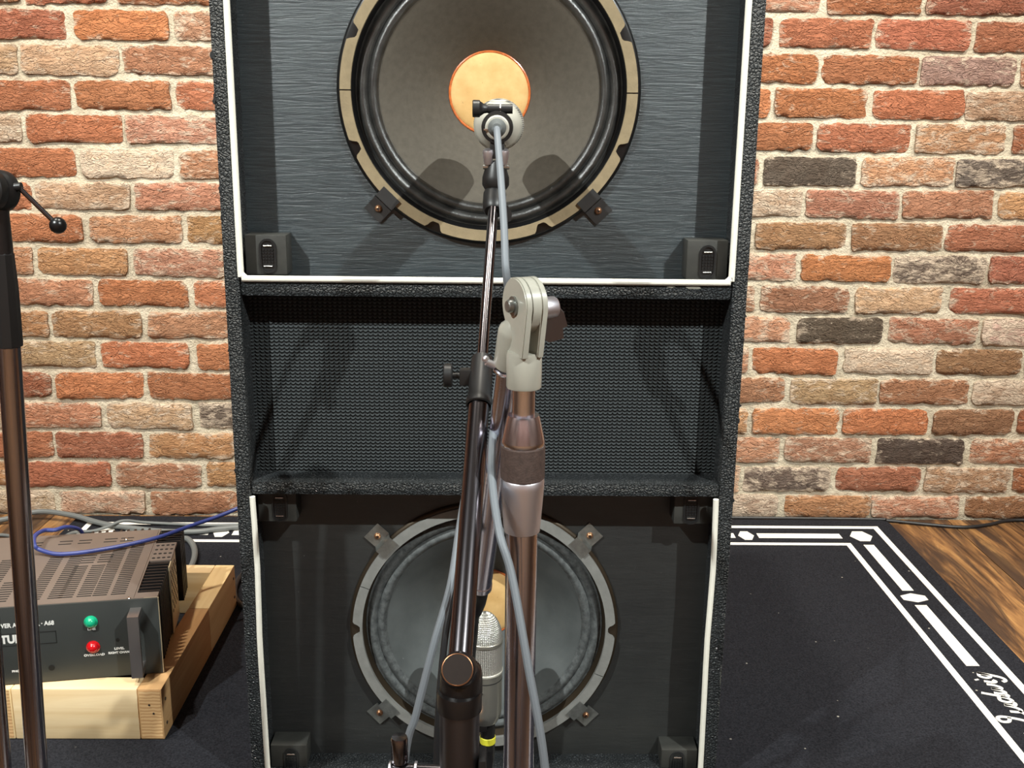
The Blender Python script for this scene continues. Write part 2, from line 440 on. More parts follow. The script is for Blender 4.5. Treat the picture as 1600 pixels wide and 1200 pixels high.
# ------------------------------------------------------------------ setting: walls, floor, ceiling
WY = 2.49
RX0, RX1, RY0, RH = -2.7, 2.7, -3.0, 2.7
g = G().box(RX0-.1, RX1+.1, WY+.009, WY+.16, -.02, RH)
wall = top('wall_back', g, MAT['mortar'], 'reclaimed red brick wall with pale mortar joints behind the loudspeaker cabinet', None, (0, WY, 0), kind='structure')
BRICKS = {
 1: "T-1542:-1329 W-1317:-1101 B-1088:-877 T-860:-646 S-634:-421 R-409:-195 O-183:30 B42:255 T267:481 W493:712 N728:943 P949:1171 N1185:1406 O1418:1631",
 2: "T-1419:-1207 R-1194:-955 S-942:-732 T-718:-505 O-493:-285 O-273:-64 O-52:157 T169:377 B389:608 H620:836 R851:1061 B1075:1289 O1298:1515",
 3: "O-1531:-1318 R-1306:-1091 R-1083:-869 T-856:-645 P-633:-420 M-408:-195 R-183:30 W42:254 W266:479 S491:704 P716:932 G946:1165 S1181:1399 S1411:1624",
 4: "W-1409:-1196 S-1184:-968 B-952:-745 H-727:-515 P-503:-289 P-277:-63 R-51:162 R174:388 T400:617 O633:846 O856:1067 M1080:1280 R1290:1504",
 5: "M-1519:-1306 R-1294:-1081 O-1068:-858 O-846:-631 O-619:-408 G-396:-185 O-173:37 R49:260 S272:483 T495:707 B720:932 N938:1158 W1169:1389 O1401:1614",
 6: "W-1406:-1193 B-1181:-968 O-953:-742 O-723:-509 G-497:-285 N-273:-62 W-50:161 R173:384 T396:610 O622:827 W846:1061 M1072:1279 R1291:1504",
 7: "G-1512:-1299 T-1287:-1072 T-1063:-852 T-836:-625 S-613:-404 O-392:-183 R-171:38 R50:259 N271:480 P492:707 G724:933 S948:1161 W1174:1391 B1403:1616",
 8: "O-1400:-1187 S-1175:-961 O-946:-736 O-721:-508 G-496:-283 G-271:-58 M-46:167 R179:391 P403:617 N631:842 B859:1068 R1087:1306 G1318:1531",
 9: "S-1534:-1321 T-1309:-1097 T-1084:-873 P-859:-645 P-633:-419 R-407:-194 N-182:32 T44:257 P269:483 P495:710 O722:936 H944:1163 R1174:1392 O1404:1617",
 10: "G-1411:-1198 O-1186:-972 S-955:-740 T-728:-516 S-504:-294 T-282:-72 R-60:150 O162:373 M385:595 T607:823 N836:1051 R1060:1279 G1291:1504",
 11: "R-1521:-1308 R-1296:-1085 B-1075:-856 S-844:-629 P-617:-407 G-395:-185 R-173:38 O50:260 M272:482 W494:712 S721:940 N949:1163 T1175:1391 P1403:1616",
 12: "W-1414:-1201 O-1189:-976 W-961:-750 S-734:-520 B-508:-296 M-284:-73 R-61:150 G162:373 R385:604 G617:834 P846:1061 H1067:1285 P1297:1510",
 13: "T-1527:-1314 W-1302:-1090 O-1078:-862 P-851:-638 S-626:-411 T-399:-185 T-173:41 P53:268 R280:494 O506:723 O736:952 P965:1174 R1190:1410 T1422:1635",
 14: "G-1407:-1194 O-1182:-973 O-962:-747 O-732:-522 O-510:-294 S-282:-65 R-53:163 R175:392 O404:620 O632:843 O859:1068 B1074:1289 W1301:1514",
 15: "R-1522:-1309 B-1297:-1085 B-1076:-859 N-848:-639 O-627:-412 O-400:-185 O-173:42 T54:268 N280:495 O507:724 O735:952 U962:1178 N1189:1407 P1419:1632",
 16: "R-1404:-1191 R-1179:-971 O-952:-741 P-727:-516 P-504:-288 N-276:-61 T-49:167 B179:395 R407:613 O633:841 R852:1062 R1077:1293 O1305:1518",
 17: "S-1489:-1276 T-1264:-1065 R-1053:-873 O-849:-642 N-630:-415 S-403:-189 O-177:38 T50:264 M276:491 P503:719 O735:946 R959:1187 N1199:1412 N1424:1637",
}
TONE = {  # colour, lime bloom
 'O': ((196,130,94), .22), 'R': ((184,120,94), .24), 'S': ((196,142,114), .46), 'T': ((196,148,112), .36),
 'P': ((202,152,122), .52), 'N': ((180,132,102), .32), 'B': ((208,172,138), .48), 'W': ((214,184,160), .80),
 'G': ((104,92,82), .22), 'H': ((126,114,104), .62), 'M': ((164,128,94), .22), 'U': ((184,154,136), .44)}
def brick_geo(L, Hh, seed, nx=20, nz=7, dep=.02):
    """rough hand-made brick: ragged rounded outline and a creased face; local, centred, face towards -Y"""
    rnd = random.Random(seed); off = Vector((rnd.uniform(0,50), rnd.uniform(0,50), seed*.37))
    rc = [rnd.uniform(.004, .016) for _ in range(4)]
    sl = rnd.uniform(-.004, .004); sk = rnd.uniform(-.002, .002)
    vs, fs, ed = [], [], []
    for j in range(nz+1):
        for i in range(nx+1):
            u = -1+2*i/nx; v = -1+2*j/nz
            ue = math.copysign(abs(u)**.8, u); ve = math.copysign(abs(v)**.8, v)
            x = ue*L/2; z = ve*Hh/2
            q = rc[(0 if u < 0 else 1)+(0 if v < 0 else 2)]
            cx_, cz_ = L/2-q, Hh/2-q
            if abs(x) > cx_ and abs(z) > cz_:
                dx, dz = abs(x)-cx_, abs(z)-cz_; d = sqrt(dx*dx+dz*dz); mx = max(dx, dz)
                if d > 1e-6:
                    x = math.copysign(cx_+dx*mx/d, x); z = math.copysign(cz_+dz*mx/d, z)
            edge = max(abs(u)**6, abs(v)**4)
            nn = noise.noise(Vector((x*45, z*45, 0))+off); n2 = noise.noise(Vector((x*110, z*150, 3))+off)
            x += math.copysign(abs(u)**3, u)*(.0042*nn+.0024*n2); z += math.copysign(abs(v)**3, v)*(.0036*nn+.0024*n2)
            z += sk*x/L*2
            y = -.0025*noise.noise(Vector((x*22, z*30, 7))+off) - .0022*n2 + edge*.0045 + sl*u
            vs.append((x, y, z)); ed.append(edge)
    W_ = nx+1
    for j in range(nz):
        for i in range(nx): fs.append((j*W_+i, j*W_+i+1, (j+1)*W_+i+1, (j+1)*W_+i))
    rim = [i for i in range(nx+1)]+[j*W_+nx for j in range(1, nz+1)]+[nz*W_+i for i in range(nx-1, -1, -1)]+[j*W_ for j in range(nz-1, 0, -1)]
    b0 = len(vs)
    for i in rim: vs.append((vs[i][0]*1.0, dep, vs[i][2]*1.0)); ed.append(1.0)
    n = len(rim)
    for k in range(n): fs.append((rim[k], rim[(k+1) % n], b0+(k+1) % n, b0+k))
    q_ = G().add(vs, fs); q_.edge = ed
    return q_
rng = random.Random(11)
def row_top(k): return .0600+.0757*(k-1)
seed = 0
for k, s in BRICKS.items():
    for tok in s.split():
        c_ = tok[0]; a, b = tok[1:].replace(':-', ':~').split(':')
        a = int(a)/1000; b = int(b.replace('~', '-'))/1000
        seed += 1
        zt = row_top(k)+rng.uniform(-.0015, .0015); hh = .063+rng.uniform(-.0025, .002)
        zb = zt-hh
        if k == 1: zb = max(zb, .003); hh = zt-zb
        gg = brick_geo(b-a, hh, seed)
        o = bpy.data.objects.new('brick', mesh_of('brick', gg, MAT['brick'], 60)); COL.objects.link(o)
        at_ = o.data.attributes.new('rim', 'FLOAT', 'POINT')
        for i_, e_ in enumerate(gg.edge): at_.data[i_].value = e_
        o.parent = wall; o.location = ((a+b)/2, 0, (zt+zb)/2)
        base, al = TONE[c_]; f = rng.uniform(.9, 1.1)
        cc = srgb(*[min(255, x*f) for x in base])
        o.color = (cc[0], cc[1]*rng.uniform(.93, 1.07), cc[2]*rng.uniform(.93, 1.07), max(0, al+rng.uniform(-.08, .08)))
# the bricks beyond the 230 above (outside the picture)
gg = G()
for k in range(1, 36):
    offx = -.11 if k % 2 else 0
    x = RX0-.1+offx
    while x < RX1+.1:
        a, b = x, x+.213; x += .2255
        inside = k <= 17 and b > -1.55 and a < 1.65
        if inside: 
            toks = [t[1:].replace(':-', ':~').split(':') for t in BRICKS[k].split()]
            lo = int(toks[0][0])/1000; hi = int(toks[-1][1].replace('~','-'))/1000
            if not (b < lo-.008 or a > hi+.008): continue
        a = max(a, RX0); b = min(b, RX1)
        if b-a < .03: continue
        zt = row_top(k)
        if zt > RH: break
        t = brick_geo(b-a, .062, 1000+k*40+int(x*7), 6, 3)
        cx_, cz_ = (a+b)/2, zt-.031
        gg.add([(v[0]+cx_, v[1], v[2]+cz_) for v in t.v], t.f)
o = bpy.data.objects.new('outer_bricks', mesh_of('outer_bricks', gg, MAT['brick'], 60)); COL.objects.link(o); o.parent = wall
o.color = (*srgb(180,104,70)[:3], .3); o['kind'] = 'stuff'

top('wall_left', G().box(RX0-.1, RX0, RY0, WY, 0, RH), MAT['room_brick'], 'red brick side wall of the studio room', None, (RX0, 0, 0), kind='structure')
top('wall_right', G().box(RX1, RX1+.1, RY0, WY, 0, RH), MAT['room_brick'], 'red brick side wall of the studio room', None, (RX1, 0, 0), kind='structure')
top('wall_front', G().box(RX0, RX1, RY0-.1, RY0, 0, RH), MAT['room_brick'], 'red brick wall of the studio room', None, (0, RY0, 0), kind='structure')
top('ceiling', G().box(RX0, RX1, RY0, WY, RH, RH+.1), MAT['ceiling_paint'], 'plain painted studio ceiling', None, (0, 0, RH), kind='structure')
floor = top('floor', G().box(RX0, RX1, RY0, WY+.01, -.06, -.012), MAT['amp_recess'], 'rustic brown wood plank floor beside the rug', None, (0, 0, 0), kind='structure')
pl_mesh = mesh_of('plank', G().box(-.0792, .0792, -.62, .62, -.012, 0, .0015), MAT['plank'])
nrow = 0
xx = RX0+.08
while xx < RX1:
    y = WY-.62+(nrow*.43 % 1.24)
    while y > RY0-.6:
        o = bpy.data.objects.new('plank', pl_mesh); COL.objects.link(o); o.parent = floor
        o.location = (xx, min(y, WY-.62) if y > WY-.62 and y-WY > 0 else y, 0)
        if y+.62 > WY:   # the cut board against the wall
            L_ = WY-(y-.62)
            o.data = mesh_of('plank', G().box(-.0792, .0792, -L_/2, L_/2, -.012, 0, .0015), MAT['plank'])
            o.location = (xx, WY-L_/2, 0)
        y -= 1.2415
    xx += .16; nrow += 1

# ------------------------------------------------------------------ rug with printed border
RUG_T = .008
rx0, rx1, ry0, ry1 = -1.030, .977, .80, 2.462
rcx, rcy = (rx0+rx1)/2, (ry0+ry1)/2
def rrect(x0, x1, y0, y1, r, n=6):
    pts = []
    for cx_, cy_, a0 in ((x1-r, y1-r, 0), (x0+r, y1-r, 90), (x0+r, y0+r, 180), (x1-r, y0+r, 270)):
        for i in range(n+1):
            a = radians(a0+90*i/n); pts.append((cx_+r*cos(a), cy_+r*sin(a)))
    return pts
g = G().prism(rrect(rx0, rx1, ry0, ry1, .02), lambda u, v, d: (u, v, d), 0, RUG_T)
rug = thing('drum_rug', 'black drum rug with a printed white border and script lettering, under the cabinet', 'rug', (rcx, rcy, 0))
body = part('pile', g, MAT['rug_black'], rug)
ZT0, ZT1 = RUG_T-.0005, RUG_T+.0006
flat = lambda u, v, d: (u, v, d)
def quad(x0, x1, y0, y1): return [(x0, y0), (x1, y0), (x1, y1), (x0, y1)]
oX, oY = .931-rcx, 2.4126-rcy       # half extents of the outer line
iX, iY = .831-rcx, 2.3073-rcy
def frame_line(hx, hy, wd):
    o_ = [(rcx+sx*(hx+wd/2), rcy+sy*(hy+wd/2)) for sx, sy in ((-1,-1),(1,-1),(1,1),(-1,1))]
    i_ = [(rcx+sx*(hx-wd/2), rcy+sy*(hy-wd/2)) for sx, sy in ((-1,-1),(1,-1),(1,1),(-1,1))]
    return G().strip_ring(i_, o_, flat, ZT1, ZT0)
part('outer_border_line', frame_line(oX, oY, .0145), MAT['rug_white'], rug)
part('inner_border_line', frame_line(iX, iY, .0135), MAT['rug_white'], rug)
bx_, by_ = .877-rcx, 2.357-rcy
def hexa(cx_, cy_, a, b, horiz):
    p = [(-1,0),(-.45,1),(.45,1),(1,0),(.45,-1),(-.45,-1)]
    return [(cx_+u*a, cy_+v*b) if horiz else (cx_+v*b, cy_+u*a) for u, v in p]
def border_piece(poly): part('border_bar', G().prism(poly, flat, ZT0, ZT1), MAT['rug_white'], rug)
def border_diamond(poly): part('border_diamond', G().prism(poly, flat, ZT0, ZT1), MAT['rug_white'], rug)
for sx in (-1, 1):
    X = rcx+sx*bx_
    for sy in (-1, 1):
        border_diamond(hexa(X, rcy+sy*by_, .027, .030, True))
        for y0, y1 in ((1.740, 1.988), (2.057, 2.304)):
            a, b = sorted((rcy+sy*(y0-rcy), rcy+sy*(y1-rcy)))
            border_piece(quad(X-.0122, X+.0122, a, b))
        border_diamond(hexa(X, rcy+sy*(2.0225-rcy), .021, .026, False))
for sy in (-1, 1):
    Yb_ = rcy+sy*by_
    for sx in (-1, 1):
        for x0, x1 in ((.628, .828), (.372, .572), (.116, .316)):
            a, b = sorted((rcx+sx*(x0-rcx), rcx+sx*(x1-rcx)))
            border_piece(quad(a, b, Yb_-.014, Yb_+.014))
        for xc in (.600, .344):
            border_diamond(hexa(rcx+sx*(xc-rcx), Yb_, .019, .026, True))
# brush-script word along the rug's right border: strokes in (u reading, v up)
def stroke_geo(gg, pts, wd, fn, n=6):
    P = [Vector((p[0], p[1], 0)) for p in pts]
    Q = []
    if len(P) > 2:
        for i in range(len(P)-1):
            a, b, c_, d = P[max(i-1,0)], P[i], P[i+1], P[min(i+2, len(P)-1)]
            for j in range(n):
                t = j/n; Q.append(0.5*((2*b)+(c_-a)*t+(2*a-5*b+4*c_-d)*t*t+(3*b-a-3*c_+d)*t**3))
        Q.append(P[-1])
    else: Q = P
    l, r = [], []
    for i, q in enumerate(Q):
        t = (Q[min(i+1, len(Q)-1)]-Q[max(i-1, 0)]).normalized(); nn = Vector((-t.y, t.x, 0))
        l.append((q+nn*wd/2)[:2]); r.append((q-nn*wd/2)[:2])
    gg.strip_ring(l, r, fn, ZT1, ZT0, closed=False)
LETTERS = [
 ('L', [[(.016,.030),(.004,.036),(.004,.048),(.014,.050),(.018,.040),(.010,.016),(.000,.002),(-.008,.002),(-.010,.008),(.002,.008),(.020,-.002),(.036,.004)]]),
 ('u', [[(.034,.020),(.032,.006),(.038,.000),(.046,.006),(.054,.020)], [(.054,.020),(.052,.004),(.058,.000),(.062,.003)]]),
 ('d', [[(.078,.018),(.068,.020),(.062,.010),(.066,.001),(.074,.004),(.080,.014)], [(.092,.042),(.084,.022),(.079,.006),(.083,.000),(.088,.003)]]),
 ('w', [[(.092,.020),(.089,.008),(.093,.000),(.100,.006),(.106,.018)], [(.106,.018),(.103,.006),(.108,.000),(.116,.008),(.120,.020)]]),
 ('i', [[(.130,.020),(.126,.006),(.129,.000),(.134,.003)]]),
 ('dot', [[(.133,.0300),(.1365,.0312)]]),
 ('g', [[(.156,.018),(.147,.020),(.141,.011),(.145,.002),(.152,.006),(.158,.020)], [(.158,.020),(.151,.000),(.141,-.017),(.132,-.019),(.128,-.012)]]),
]
BASE_X, U0 = .8935, 1.552
fnL = lambda u, v, d: (BASE_X - v*1.02, U0+u*1.03, d)
for nm, strokes in LETTERS:
    gg = G()
    for st in strokes: stroke_geo(gg, st, .0063 if nm != 'dot' else .0078, fnL)
    part('script_letter', gg, MAT['rug_white'], rug)

# ------------------------------------------------------------------ loudspeaker cabinet
CX0, CX1, YF, YB = -.359, .331, 1.38, 1.79
CZ0, CZ1 = RUG_T+.0008, 1.235
T = .021
IX0, IX1 = CX0+T, CX1-T
cab = thing('speaker_cabinet', 'tall black leatherette loudspeaker cabinet with two open speakers and white piping', 'speaker', ((CX0+CX1)/2, (YF+YB)/2, CZ0))
for a, b in ((CX0, IX0), (IX1, CX1)):
    part('side_panel', G().box(a, b, YF, YB, CZ0, CZ1, .004), MAT['tolex'], cab)
part('bottom_panel', G().box(IX0, IX1, YF+.001, YB, CZ0+.001, .024, .002), MAT['tolex'], cab)
part('top_panel', G().box(IX0, IX1, YF+.001, YB, 1.212, CZ1-.001, .002), MAT['tolex'], cab)
part('back_panel', G().box(IX0, IX1, YB-.02, YB-.002, .030, 1.212), MAT['inner_black'], cab)
part('divider', G().box(IX0, IX1, YF+.001, YB-.02, .742, .7625, .0045), MAT['tolex'], cab)
part('divider', G().box(IX0, IX1, YF+.001, YB-.02, .465, .484, .004), MAT['tolex'], cab)
YBF = 1.437      # front of the baffles
YG = 1.425       # front of the speaker gaskets
UP_C = (-.0130, 1.0065); LO_C = (-.0160, .2380)
def plate_hole(x0, x1, z0, z1, c, r, y0, y1, n=72):
    inner, outer = [], []
    for k in range(n):
        a = 2*pi*k/n; ca, sa = cos(a), sin(a)
        inner.append((c[0]+r*ca, c[1]+r*sa))
        t = min(((x1-c[0])/ca if ca > 1e-9 else ((x0-c[0])/ca if ca < -1e-9 else 1e9)),
                ((z1-c[1])/sa if sa > 1e-9 else ((z0-c[1])/sa if sa < -1e-9 else 1e9)))
        outer.append((c[0]+t*ca, c[1]+t*sa))
    # keep the corners square
    for cx_, cz_ in ((x0,z0),(x0,z1),(x1,z0),(x1,z1)):
        k = min(range(n), key=lambda i: (outer[i][0]-cx_)**2+(outer[i][1]-cz_)**2); outer[k] = (cx_, cz_)
    return G().strip_ring(inner, outer, lambda u, v, d: (u, d, v), y0, y1)
part('baffle', plate_hole(IX0, IX1, .7625, 1.212, UP_C, .181, YBF, YBF+.018), MAT['baffle_upper'], cab, label='blue grey painted baffle board with rough horizontal grain')
part('baffle', plate_hole(IX0, IX1, .024, .465, LO_C, .181, YBF, YBF+.018), MAT['baffle_lower'], cab, label='dusty black painted baffle board')
part('grille_cloth', G().box(IX0, IX1, 1.425, 1.440, .484, .742), MAT['grille_cloth'], cab, label='black woven grille cloth panel')
# piping
def pipe_path(x0, x1, zb, zt, r=.011):
    pts = [(x0, zt)]
    pts += [(x0, zb+r+(zt-zb-r)*t) for t in (.75, .5, .25, 0)]
    for i in range(1, 6):
        a = radians(180+90*i/5); pts.append((x0+r+r*cos(a), zb+r+r*sin(a)))
    pts += [(x0+r+(x1-x0-2*r)*t, zb) for t in (.2, .4, .6, .8, 1)]
    for i in range(1, 6):
        a = radians(270+90*i/5); pts.append((x1-r+r*cos(a), zb+r+r*sin(a)))
    pts += [(x1, zb+r+(zt-zb-r)*t) for t in (.25, .5, .75, 1)]
    return pts
pr = .0042
p = [(x, YF+.0005, z) for x, z in pipe_path(IX0+.0015, IX1-.0015, .7655, 1.208)]
part('piping', G().tube(p, pr, 10, 2), MAT['white_piping'], cab, label='white rubber piping')
p = [(x+.0012*sin(z*22), YF+.0005, z) for x, z in pipe_path(IX0+.0022, IX1-.0032, .0275, .4625)]
part('piping', G().tube(p, pr*.95, 10, 2), MAT['white_piping'], cab, label='white rubber piping')
# corner blocks with grille catches
def corner_block(xa, xb, za, zb, chx, chz):
    y0 = 1.400
    g = G()
    # wedge: full size at the front, slightly smaller against the baffle
    g.box(xa, xb, y0, YBF, za, zb, .0015)
    bl = part('corner_block', g, MAT['block_black'], cab)
    cx_, cz_ = chx, chz
    cap = lambda w_, h_: [(cx_+w_*cos(a), cz_+h_*(1 if sin(a) >= 0 else -1)+w_*sin(a)) for a in [2*pi*k/28 for k in range(28)]]
    g = G().strip_ring(cap(.0085, .0115), cap(.0112, .0118), lambda u, v, d: (u, d, v), y0-.0022, y0+.002)
    g.prism(cap(.0086, .0115), lambda u, v, d: (u, d, v), y0-.0004, y0+.002)
    for i in range(5):
        for j in range(4):
            x = cx_-.006+j*.004; z = cz_-.008+i*.004
            g.box(x-.0012, x+.0012, y0-.0016, y0, z-.0011, z+.0011)
    c1 = part('grille_catch', g, MAT['catch_plastic'], bl)
    for s in (-1, 1):
        part('catch_pin', G().cyl((cx_-.0055, y0-.0018, cz_+s*.0135), (cx_+.0055, y0-.0018, cz_+s*.0135), .0011, n=8), MAT['bright_pin'], bl)
corner_block(IX0+.004, -.2795, .768, .8205, -.304, .793)
corner_block(.2515, IX1-.004, .7665, .819, .279, .790)
corner_block(IX0+.004, -.2805, .0245, .0615, -.3035, .034)
corner_block(.252, IX1-.004, .0245, .0555, .276, .030)
corner_block(IX0+.004, -.2805, .418, .465, -.3035, .4405)
corner_block(.252, IX1-.004, .418, .465, .276, .4405)
# torn leatherette flecks along the edges
for x, z, sx, sz in ((CX0, 1.045, .006, .007), (CX0, .992, .005, .010), (CX0, .88, .004, .006), (CX0, .845, .005, .008), (CX0, .50, .004, .006), (CX0, .67, .003, .006), (CX1, .598, .006, .008), (CX1, .577, .005, .006), (CX1, .722, .004, .004), (CX1, .69, .003, .004), (CX1, .462, .005, .006), (CX1, .79, .003, .003)):
    s = -1 if x == CX0 else 1
    rr = random.Random(int(z*1000)); poly = []
    for k in range(9):
        a = 2*pi*k/9; q = rr.uniform(.25, 1.15); poly.append((x-s*.0016+.62*sx*q*cos(a), z+.7*sz*q*sin(a)))
    part('torn_edge', G().prism(poly, lambda u, v, d: (u, d, v), YF-.0006, YF+.006), MAT['torn_tolex'], cab)
def scuff(x, z, sx, sz, n=14):
    rr = random.Random(int((x+z)*9999)); poly = []
    for k in range(n):
        a = 2*pi*k/n; q = rr.uniform(.45, 1.0); poly.append((x+sx*q*cos(a), z+sz*q*sin(a)))
    part('bare_scuff', G().prism(poly, lambda u, v, d: (u, d, v), YF+.0004, YF+.004), MAT['scuff'], cab)
scuff(.258, .7585, .014, .003); scuff(.228, .7595, .008, .002)
for z, h in ((.285, .012), (.190, .03), (.146, .012), (.10, .018), (.06, .012)):
    scuff(CX1-.0035, z, .0014, h)
for z, h in ((.292, .007), (.155, .016), (.118, .01), (.06, .012)):
    scuff(CX0+.0045, z, .0014, h)
scuff(.317, .292, .004, .004)

def loudspeaker(c, name_label, gasket_mat, sur_mat, cone_mat, notch_phase, split, clamp_mat, low):
    org = (c[0], YG, c[1]); ax = (0, 1, 0)
    fr = part('loudspeaker', G().lathe([(.199,.0118),(.199,.0085),(.1975,.0065),(.1945,.0055),(.1815,.0055),(.1795,.0075),(.1765,.020),(.171,.026)], org, ax, 96),
              MAT['frame_black' if not low else 'frame_bronze'], cab, label=name_label)
    # gasket halves with bolt notches
    def gasket(a0, a1):
        n = 220; inner, outer = [], []
        for i in range(n+1):
            a = a0+(a1-a0)*i/n; deg = math.degrees(a)
            dd = abs((deg-notch_phase+22.5) % 45-22.5)
            if low and abs((deg-notch_phase) % 90-45) < 22.5 and dd < 22.5: dd = 99
            q = 0 if dd > 3.6 else (1 if dd < 1.3 else (3.6-dd)/2.3)
            q = q*q*(3-2*q)
            ro = .1940-.0105*q
            if low and abs(deg-90) < 13: ro = min(ro, .1875/ max(.2, cos(radians(abs(deg-90)))))
            inner.append((c[0]+.1800*cos(a), c[1]+.1800*sin(a))); outer.append((c[0]+ro*cos(a), c[1]+ro*sin(a)))
        return G().strip_ring(inner, outer, lambda u, v, d: (u, d, v), YG, YG+.0060, closed=False)
    e = radians(.25)
    cuts = [radians(x) for x in split]
    for i in range(len(cuts)):
        a0 = cuts[i]+e; a1 = (cuts[i+1] if i+1 < len(cuts) else cuts[0]+2*pi)-e
        part('gasket_segment', gasket(a0, a1), MAT[gasket_mat], fr)
    prof = [(.176,.019)]
    for i in range(29):
        t = i/28; r = .1735-.028*t; prof.append((r, .0185-.0055*abs(sin(pi*2*t))**.8+.002*t))
    prof += [(.1445,.0205)]
    part('surround', G().lathe(prof, org, ax, 96), MAT[sur_mat], fr, sharp=80)
    prof = [(.1455,.0200)]
    for i in range(1, 19):
        t = i/18; prof.append((.1455+(.050-.1455)*t, .0200+.082*(t**1.10)))
    part('cone', G().lathe(prof, org, ax, 96), MAT[cone_mat], fr, sharp=80)
    prof = [(.0550,.0972)]+[(.0548*cos(a), .0965-.0095*sin(a)) for a in [radians(90*i/10) for i in range(0, 10)]]+[(.0003,.087)]
    part('dust_cap', G().lathe(prof, org, ax, 64), MAT['cap_tan'], fr, sharp=80)
    ring = [(c[0]+.0553*cos(2*pi*k/48), YG+.0955, c[1]+.0553*sin(2*pi*k/48)) for k in range(48)]
    part('dust_cap_rim', G().tube(ring, .0017, 8, 1, closed=True), MAT['cap_rim'], fr)
    for k, deg in enumerate((45, 135, 226, 314) if not low else (44, 137, 222, 317)):
        a = radians(deg); ux = Vector((cos(a), 0, sin(a))); uy = Vector((-sin(a), 0, cos(a))); o = Vector(org)
        w_ = .0145; t = .0014
        pr_ = [(.1845, -.0016), (.2005, -.0016), (.2035, .0100), (.2255, .0104)]
        g = G()
        vs = []
        for s in (-1, 1):
            for r, d in pr_: vs.append(o+ux*r+uy*(w_*s)+Vector((0, d, 0)))
        for s in (-1, 1):
            for r, d in pr_: vs.append(o+ux*r+uy*(w_*s)+Vector((0, d-t, 0)))
        n = len(pr_); fs = []
        for i in range(n-1):
            fs += [(i, i+1, n+i+1, n+i), (2*n+i, 3*n+i, 3*n+i+1, 2*n+i+1), (i, 2*n+i, 2*n+i+1, i+1), (n+i, n+i+1, 3*n+i+1, 3*n+i)]
        fs += [(0, n, 3*n, 2*n), (n-1, 3*n-1, 4*n-1, 2*n-1)]
        g.add(vs, fs)
        part('clamp', g, MAT[clamp_mat], fr)
        so = o+ux*.2125+Vector((0, .0088, 0))
        g = G().lathe([(.0001,-.0040),(.0022,-.0038),(.0040,-.0024),(.0050,-.0004),(.0050,.0012)], so, ax, 20)
        part('screw', g, MAT['screw_copper'], fr)
        g = G()
        for q in (0, 1):
            a_, b_ = (.0024, .0006) if q == 0 else (.0006, .0024)
            g.box(so.x-a_, so.x+a_, so.y-.0042, so.y-.0030, so.z-b_, so.z+b_)
        part('screw_slot', g, MAT['ink_black'], fr)
loudspeaker(UP_C, 'loudspeaker with tan notched gasket and tan dust cap', 'gasket_tan', 'surround', 'cone_brown', 22.5, (0, 180), 'clamp_dark', False)
loudspeaker(LO_C, 'loudspeaker with grey gasket and dusty grey cone', 'gasket_grey', 'surround_dusty', 'cone_grey', 0, (159, 337), 'clamp_steel', True)

# ------------------------------------------------------------------ upper microphone
mt = Vector((-.0018, 1.172, .9633)); mh = Vector((.0012, 1.385, .9672)); ma = (mh-mt).normalized()
mic = thing('microphone', 'pale grey microphone seen from its cable end, in front of the upper speaker cone', 'microphone', mt)
part('body', G().lathe([(.0002,.0),(.0095,.0),(.0118,.0),(.0131,.0012),(.0131,.030),(.0150,.040),(.0235,.052),(.0262,.056),(.0262,.062),(.0278,.066),(.0278,.118)], mt, ma, 48), MAT['mic_pale'], mic)
part('grille_head', G().lathe([(.0278,.118),(.0300,.122),(.0305,.198),(.0285,.217),(.021,.227),(.0002,.2305)], mt, ma, 48), MAT['mic_mesh'], mic)
part('cable_connector', G().lathe([(.0002,-.026),(.0052,-.026),(.0062,-.020),(.0095,-.012),(.0100,.001)], mt, ma, 32), MAT['cable_dark_grey'], mic)
part('connector_latch', G().box(mt.x-.0145, mt.x-.0085, mt.y-.002, mt.y+.001, mt.z-.003, mt.z-.001, .0004), MAT['bright_pin'], mic)

# ------------------------------------------------------------------ black boom stand
def ground(y): return RUG_T if ry0+.01 < y < ry1 else 0.0
PV = Vector((-.0289, .785, .5332))                  # boom pivot
bs = thing('boom_stand', 'black boom microphone stand with round pivot knob reaching up to the upper microphone', 'microphone stand', (PV.x, PV.y, 0))
clip_y0, clip_y1 = 1.184, 1.204
cc = mt + ma*.020
part('clip_ring', G().lathe([(.0134,-.010),(.0170,-.010),(.0174,-.008),(.0174,.008),(.0170,.010),(.0134,.010)], cc, ma, 40), MAT['black_satin'], bs)
zb_ = cc.z+.0195
g = G().cyl((cc.x-.0105, cc.y, zb_), (cc.x+.0025, cc.y, zb_), .0050, n=20).cyl((cc.x+.0037, cc.y, zb_), (cc.x+.0165, cc.y, zb_), .0050, n=20)
part('clip_barrel', g, MAT['black_satin'], bs)
part('clip_bolt', G().cyl((cc.x-.002, cc.y, zb_), (cc.x+.008, cc.y, zb_), .0022, n=12), MAT['bright_pin'], bs)
kx = cc.x-.0105
part('clip_knob', G().lathe([(.0045,0),(.0050,.004),(.0080,.0085),(.0092,.009),(.0092,.0160),(.0085,.0168),(.0002,.0168)], (kx, cc.y, zb_), (-1,0,0), 28), MAT['black_satin'], bs)
g = G().box(cc.x-.008, cc.x+.008, cc.y-.007, cc.y+.007, .930, .950, .003)
part('clip_neck', g, MAT['black_satin'], bs)
g = G()
for s in (-1, 1): g.lathe([(.0002,0),(.0052,0),(.0062,.003),(.0045,.016),(.0002,.017)], (-.003+s*.0085, cc.y-.006, .940), (0,.3,-1), 16)
part('hinge_cheek', g, MAT['satin_chrome'], bs)
P0 = Vector((-.0040, 1.192, .896)); bd = (P0-PV).normalized()
part('hinge_screw', G().cyl((-.017, cc.y, .921), (.012, cc.y, .921), .0028, n=14), MAT['bright_pin'], bs)
